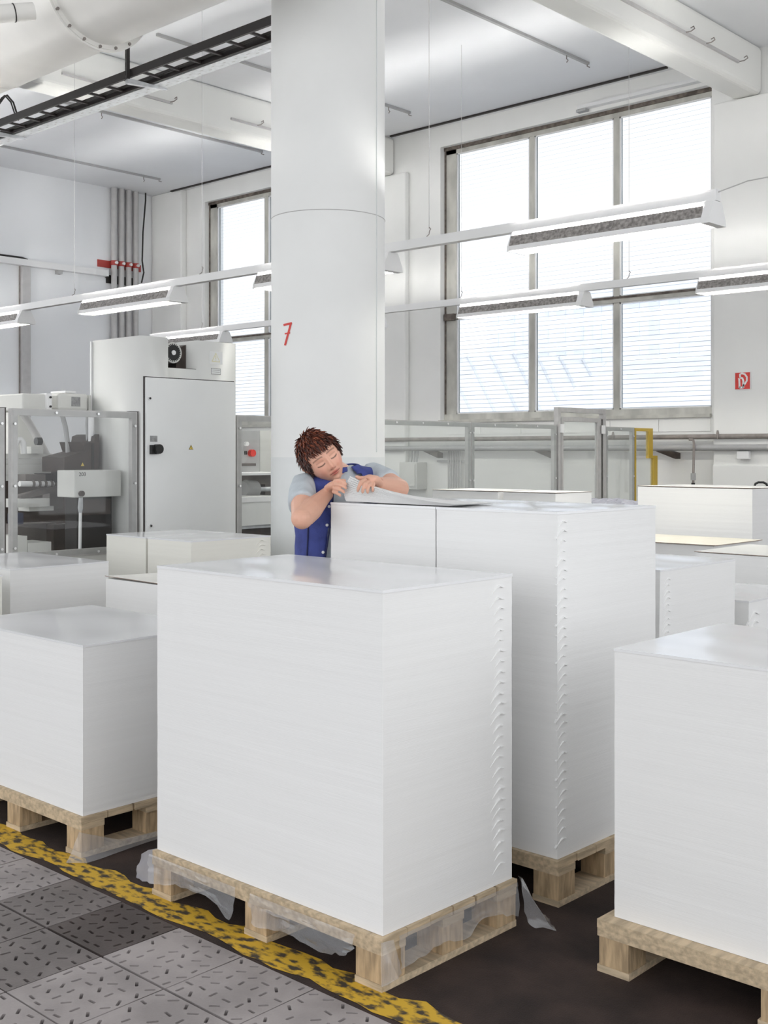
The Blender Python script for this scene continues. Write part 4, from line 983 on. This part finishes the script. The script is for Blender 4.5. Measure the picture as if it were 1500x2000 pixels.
# ---- head
HC = PD(628, 895, 4.75)
rl = math.radians(37); UPI = (-math.sin(rl))*RT + math.cos(rl)*UP
yw = math.radians(12); f0 = -FW*math.cos(yw)+(RT*math.cos(rl)+UP*math.sin(rl))*math.sin(yw)
pt = math.radians(17); HF = (f0*math.cos(pt)-UPI*math.sin(pt)).normalized(); HU = (UPI-HF*UPI.dot(HF)).normalized(); HX = HF.cross(HU)
HM = Matrix((HX, HF, HU)).transposed(); HI = HM.transposed()
def gs(v, c, s): return math.exp(-((v-c)/s)**2)
def head_mesh():
    mb = MB(); nu, nv = 120, 90
    def shape(dx, dy, dz):
        x, y, z = dx*.0755, dy*(.094 if dy > 0 else .098), dz*.114
        lo = max(0, -dz)
        x *= 1-.30*lo**1.6                                   # jaw narrows
        if dy > 0: y *= 1-.06*lo; 
        if dy < 0: y *= 1-.35*lo                             # nape tucked in
        if dy > 0:
            ff = dy
            fl = 1-.10*(1-abs(dx))*0
            # flatter face plane
            y = .094*(1-(1-min(1, ff))**1.35) if ff < 1 else .094
            y *= 1-.04*lo
            wx = x
            y += .0195*gs(wx, 0, .0095)*gs(z, -.026, .013) + .010*gs(wx, 0, .0075)*gs(z, .002, .022)      # nose
            y += .0055*(gs(wx, .012, .006)+gs(wx, -.012, .006))*gs(z, -.031, .007)                        # nostrils
            for sgn in (1, -1):
                y -= .0085*gs(wx, sgn*.030, .015)*gs(z, .008, .013)                                       # sockets
                y += .0060*gs(wx, sgn*.031, .0115)*gs(z, .005, .0085)                                     # lids
                y += .0045*gs(wx, sgn*.030, .018)*gs(z, .027, .007)                                       # brows
                y += .0045*gs(wx, sgn*.040, .018)*gs(z, -.030, .020)                                      # cheeks
                y -= .0020*gs(wx, sgn*.024, .006)*gs(z, -.045, .014)                                      # folds
            y += .0065*gs(wx, 0, .019)*gs(z, -.0515, .0048) + .0070*gs(wx, 0, .016)*gs(z, -.0620, .0052) - .0030*gs(wx, 0, .021)*gs(z, -.0565, .0022)
            y -= .0035*gs(wx, 0, .016)*gs(z, -.0735, .006)
            y += .0085*gs(wx, 0, .020)*gs(z, -.092, .014)                                                 # chin
        return Vector((x, y, z))
    for j in range(nv+1):
        th = math.pi*j/nv
        for i in range(nu):
            ph = 2*math.pi*i/nu; mb.v.append(tuple(HC+HM@shape(math.sin(th)*math.cos(ph), math.sin(th)*math.sin(ph), math.cos(th))))
    for j in range(nv):
        for i in range(nu): k = (i+1) % nu; mb.face([j*nu+i, (j+1)*nu+i, (j+1)*nu+k, j*nu+k])
    return mb
def hp(x, y, z): return HC+HM@Vector((x, y, z))
parts = [head_mesh()]
for sx in (1, -1):                                            # ears
    parts.append(MB().tube([hp(sx*.070, -.012, .022), hp(sx*.079, -.016, .016), hp(sx*.080, -.014, .0), hp(sx*.074, -.008, -.018)], [.008, .013, .012, .007], 10))
parts.append(MB().tube([NB-UPS*.10, NB-UPS*.01, hp(0, -.022, -.060), hp(0, -.015, -.02)], [.070, .058, .056, .05], 20))
parts.append(loft(torso(-.034)))
def limb(pts, rs, n=18): return MB().tube(pts, rs, n)
inR = SR+LAT*.04-UPS*.02; inL = SL-LAT*.04-UPS*.02
def ball(c, r):
    mb = MB(); mb.tube([c+Vector((0, 0, r*math.cos(math.pi*k/12))) for k in range(13)], [max(.001, r*math.sin(math.pi*k/12)) for k in range(13)], 16); return mb
parts.append(limb([inR, SR+LAT*.01, SR.lerp(ER, .5), SR.lerp(ER, .88), ER], [.032, .042, .047, .042, .041])); parts.append(ball(ER, .043))
parts.append(limb([ER, ER.lerp(WR, .12), ER.lerp(WR, .35), ER.lerp(WR, .75), WR], [.041, .044, .045, .032, .026]))
parts.append(limb([inL, SL-LAT*.01, SL.lerp(EL, .5), SL.lerp(EL, .88), EL], [.032, .040, .045, .040, .038])); parts.append(ball(EL, .040))
parts.append(limb([EL, EL.lerp(WL, .12), EL.lerp(WL, .35), EL.lerp(WL, .75), WL], [.038, .041, .041, .031, .025]))
def finger(pts, r0=.0080, r1=.0064):
    P = [PD(*p) for p in pts]; n = len(P); out = [P[0]]
    for a, b in zip(P, P[1:]): out += [a.lerp(b, .5), b]
    k = len(out); rs = [r0+(r1-r0)*i/(k-1) for i in range(k)]; rs[-1] *= .55
    parts.append(MB().tube(out, rs, 10))
# right hand pinching the sheet corners
parts.append(MB().tube([WR, PD(646, 953, 4.60), PD(653, 948, 4.575), PD(657, 948, 4.565)], [.024, .030, .030, .024], 14, ell=.62))
finger([(653, 940, 4.567), (663, 938, 4.540), (671, 941, 4.520), (677, 947, 4.508)])
finger([(654, 947, 4.557), (664, 947, 4.525), (672, 950, 4.508), (677, 955, 4.500)])
finger([(653, 954, 4.559), (662, 955.5, 4.527), (669, 958.5, 4.512), (673, 963, 4.505)], .0077, .006)
finger([(650, 960, 4.563), (657, 963, 4.537), (663, 966, 4.522), (666, 970, 4.520)], .0068, .0055)
finger([(645, 949, 4.61), (655, 943, 4.62), (666, 939, 4.61), (675, 938, 4.59)], .0105, .0078)
# left hand over the bundle, fingers down over the front edge, thumb out to the left
parts.append(MB().tube([WL, PD(731, 937, 4.525), PD(722, 936, 4.492), PD(716, 938, 4.478)], [.023, .029, .031, .024], 14, ell=.62))
finger([(714, 937, 4.472), (705, 941, 4.440), (701, 951, 4.426), (698, 961, 4.428)])
finger([(719, 941, 4.466), (712, 946, 4.428), (709, 955, 4.416), (708, 964, 4.420)])
finger([(724, 944, 4.464), (720, 949, 4.428), (718, 957, 4.416), (718, 964, 4.420)], .0077, .006)
finger([(730, 944, 4.470), (729, 950, 4.436), (728, 956, 4.424), (728, 961, 4.428)], .0068, .0055)
finger([(724, 934, 4.500), (712, 934, 4.498), (703, 934, 4.492), (694, 930, 4.488)], .0105, .0075)
body = fuse(parts, .0027, 3, .45)
# skin tone per vertex: lips, brows, lash lines, flush
col = body.color_attributes.new('tone', 'FLOAT_COLOR', 'POINT'); data = []
SK = Vector((.78, .44, .32))
for v in body.vertices:
    q = HI@(v.co-HC); c = SK.copy()
    if q.length < .16 and q.z > -.125:
        if q.y > .03:
            fl_ = .55*(gs(q.x, .042, .020)+gs(q.x, -.042, .020))*gs(q.z, -.028, .022)+.4*gs(q.x, 0, .012)*gs(q.z, -.027, .012)
            c = c.lerp(Vector((.76, .33, .25)), min(1, fl_))
            lip = gs(q.x, 0, .024)**2*max(gs(q.z, -.0515, .0042), gs(q.z, -.0615, .0048)); c = c.lerp(Vector((.56, .15, .12)), min(1, lip*1.25) if abs(q.x) < .026 else 0)
            ln = gs(q.z, -.0562, .0017)*(1 if abs(q.x) < .024 else 0); c = c.lerp(Vector((.20, .04, .035)), min(1, ln))
            for sg in (1, -1):
                u = (q.x*sg-.031)/.0165
                if abs(u) < 1:
                    zl = .0005-.0035*(1-u*u)
                    c = c.lerp(Vector((.045, .02, .016)), min(1, 1.1*gs(q.z, zl, .0022)))
                    c = c.lerp(Vector((.42, .19, .14)), .5*gs(q.z, .013, .0035))
                w = (q.x*sg-.032)/.022
                if abs(w) < 1: c = c.lerp(Vector((.16, .065, .04)), .8*gs(q.z, .0265+.004*(1-w*w)-.002*w, .0028))
                c = c.lerp(Vector((.22, .06, .045)), .8*gs(q.x, sg*.0085, .0032)*gs(q.z, -.0365, .0022))
    else:
        c = c*(.93+.07*math.sin(v.co.x*37+v.co.z*23))
    data += [c.x, c.y, c.z, 1]
col.data.foreach_set('color', data)
body.materials.clear(); body.materials.append(M['skin']); body.name = 'body'
link('body', body, person); smoothed(bpy.data.objects['body'])

# ---- shirt: torso and short sleeves
sh = [loft(torso(-.004))]
sh.append(limb([SR+LAT*.03, SR+LAT*.010, SR.lerp(ER, .25), SR.lerp(ER, .50), SR.lerp(ER, .62)], [.042, .052, .056, .058, .058]))
sh.append(limb([SL-LAT*.03, SL-LAT*.010, SL.lerp(EL, .25), SL.lerp(EL, .50), SL.lerp(EL, .66)], [.042, .050, .052, .053, .053]))
shm = fuse(sh, .0075, 4, .5); shm.materials.clear(); shm.materials.append(M['shirt'])
for v in shm.vertices:                                       # soft folds
    p = v.co; k = .0028*math.sin(p.x*90+p.z*60)*math.sin(p.y*70-p.z*40); v.co = p+Vector(v.normal)*k
so = link('shirt', shm, person); smoothed(so)
# ---- vest: open-fronted shell over the shirt
RG = torso(.013, 4); NRG = len(RG)
def opening(i, k, n):
    ph = (k+.5)/n*360; ph = ph-360 if ph > 180 else ph        # 0 = straight ahead, + = her left
    h = i/(NRG-1)
    if h > .975: return True
    lo, hi = (-46+30*h, 30-14*h) if h < .62 else (-27+70*(h-.62), 12-40*(h-.62))
    if h > .82: lo, hi = -8, 4
    return lo < ph < hi
vm = loft(RG, 64, False, opening)
vo = vm.build('vest', 'vest', person, True); m = vo.modifiers.new('thick', 'SOLIDIFY'); m.thickness = .005; m.offset = 1
for v in vo.data.vertices:
    p = v.co; v.co = p+(p-(MID+(P0-MID)*.5)).normalized()*.0022*math.sin(p.z*55+p.x*40)*math.sin(p.y*60)
# front edge, seam and snaps on her right front panel
def on_vest(h, ph, out=.010):
    f = h*(NRG-1); i = min(int(f), NRG-2); t = f-i; a, b = RG[i], RG[i+1]; r = [a[m]+(b[m]-a[m])*t for m in range(6)]
    p = math.radians(ph); e = .82; ca, sa = math.cos(p), math.sin(p)
    x = math.copysign(abs(sa)**e, sa)*(r[3]+out); y = math.copysign(abs(ca)**e, ca)*(r[4]+out)
    return r[0]+r[1]*x+r[2]*y*(r[5] if ca > 0 else 1)
ed = MB().tube([on_vest(h, -47+30*h, .006) for h in [i/20*.60 for i in range(21)]], .0035, 6); ed.build('front_edge', 'vest_trim', vo)
se = MB().tube([on_vest(h, -78+8*h, .0065) for h in [.10+i/20*.30 for i in range(21)]], .0035, 6); se.build('side_seam', 'vest_trim', vo)
for i in range(5):
    h = .10+i*.085; a = on_vest(h, -52+30*h, .006); b = on_vest(h, -52+30*h, .014); MB().tube([a, b], .006, 12).build('snap_button', 'white', vo)
# ---- hidden lower body: trousers and shoes
tr = [loft([(P0-Vector((0, 0, .02)), LATH, FWD, .165, .115, 1), (P0-Vector((0, 0, .12)), LATH, FWD, .172, .118, 1), (P0-Vector((0, 0, .18)), LATH, FWD, .16, .10, 1)])]
for sg in (-1, 1):
    hip = P0+LATH*sg*.085-Vector((0, 0, .12)); kn = Vector((hip.x, hip.y, .47))+FWD*.015; an = Vector((hip.x, hip.y, .085))-FWD*.03
    tr.append(limb([hip, hip.lerp(kn, .5), kn, kn.lerp(an, .4), an], [.092, .082, .062, .064, .052]))
    ft = fuse([MB().tube([an+Vector((0, 0, -.035)), an+FWD*.06+Vector((0, 0, -.045)), an+FWD*.15+Vector((0, 0, -.055)), an+FWD*.19+Vector((0, 0, -.058))], [.042, .043, .036, .022], 14)], .006, 2)
    zmin = min(v.co.z for v in ft.vertices)
    for v in ft.vertices: v.co.z = max(v.co.z, zmin) - zmin + .002
    ft.materials.clear(); ft.materials.append(M['shoe']); smoothed(link('shoe', ft, person))
tm = fuse(tr, .009, 3); tm.materials.clear(); tm.materials.append(M['trouser']); smoothed(link('trousers', tm, person))

# ---- hair: scalp cap and many tapered tufts
rd = random.Random(9)
def scalp(th, ph): # direction on the skull
    d = Vector((math.sin(th)*math.cos(ph), math.sin(th)*math.sin(ph), math.cos(th)))
    x, y, z = d.x*.0765, d.y*(.094 if d.y > 0 else .099), d.z*.1145
    lo = max(0, -d.z); x *= 1-.22*lo
    if d.y < 0: y *= 1-.3*lo
    return Vector((x, y, z)), d
def has_hair(p):
    if p.y > .055: return p.z > .060-.25*abs(p.x)
    if p.y > .015: return p.z > .050-(.055-p.y)*1.5 - (.02 if abs(p.x) > .06 else 0)
    if p.y > -.03: return p.z > .008 if abs(p.x) > .05 else True
    return p.z > -.066
hm = MB()
cap = MB(); nu, nv = 48, 36
for j in range(nv+1):
    for i in range(nu):
        p, d = scalp(math.pi*j/nv, 2*math.pi*i/nu); cap.v.append(tuple(HC+HM@(p*1.03+Vector((0, -.002, .002)))))
for j in range(nv):
    for i in range(nu):
        p, d = scalp(math.pi*(j+.5)/nv, 2*math.pi*(i+.5)/nu)
        if has_hair(p): k = (i+1) % nu; cap.face([j*nu+i, (j+1)*nu+i, (j+1)*nu+k, j*nu+k])
cap.build('hair_cap', 'hair_dark', person, True)
crown = Vector((.01, -.045, .105))
cnt = 0
while cnt < 3200:
    p, d = scalp(math.acos(rd.uniform(-.75, 1)), rd.uniform(0, 2*math.pi))
    if not has_hair(p): continue
    cnt += 1
    nrm = Vector((p.x/.0775**2, p.y/.095**2, p.z/.117**2)).normalized()
    fl = p-crown; fl = (fl-nrm*fl.dot(nrm)); fl = fl.normalized() if fl.length > .004 else Vector((0, 1, 0))
    fl = (fl+Vector((rd.uniform(-.4, .4), rd.uniform(-.4, .4), rd.uniform(-.3, .3)))).normalized()
    L = rd.uniform(.022, .040)*(1 if p.z > .02 else .7); up = rd.uniform(.15, .50) if p.z > .03 else rd.uniform(.05, .22)
    q = [p*1.015, p*1.02+nrm*L*.35*up+fl*L*.30, p*1.02+nrm*L*.50*up+fl*L*.68, p*1.02+nrm*L*.42*up+fl*L]
    if q[-1].y > .07 and q[-1].z < .038 or p.z < -.045 or q[-1].z < -.062: continue
    light = rd.random()*.6+max(0, p.z/.117)*.45+max(0, p.x*0)
    hm.cur = 2 if light > .80 else (1 if light > .42 else 0)
    hm.tube([HC+HM@v for v in q], [.0030, .0032, .0024, .0006], 4)
ho = hm.build('hair', ['hair_dark', 'hair_mid', 'hair_light'], person, True); ho['kind'] = 'stuff'
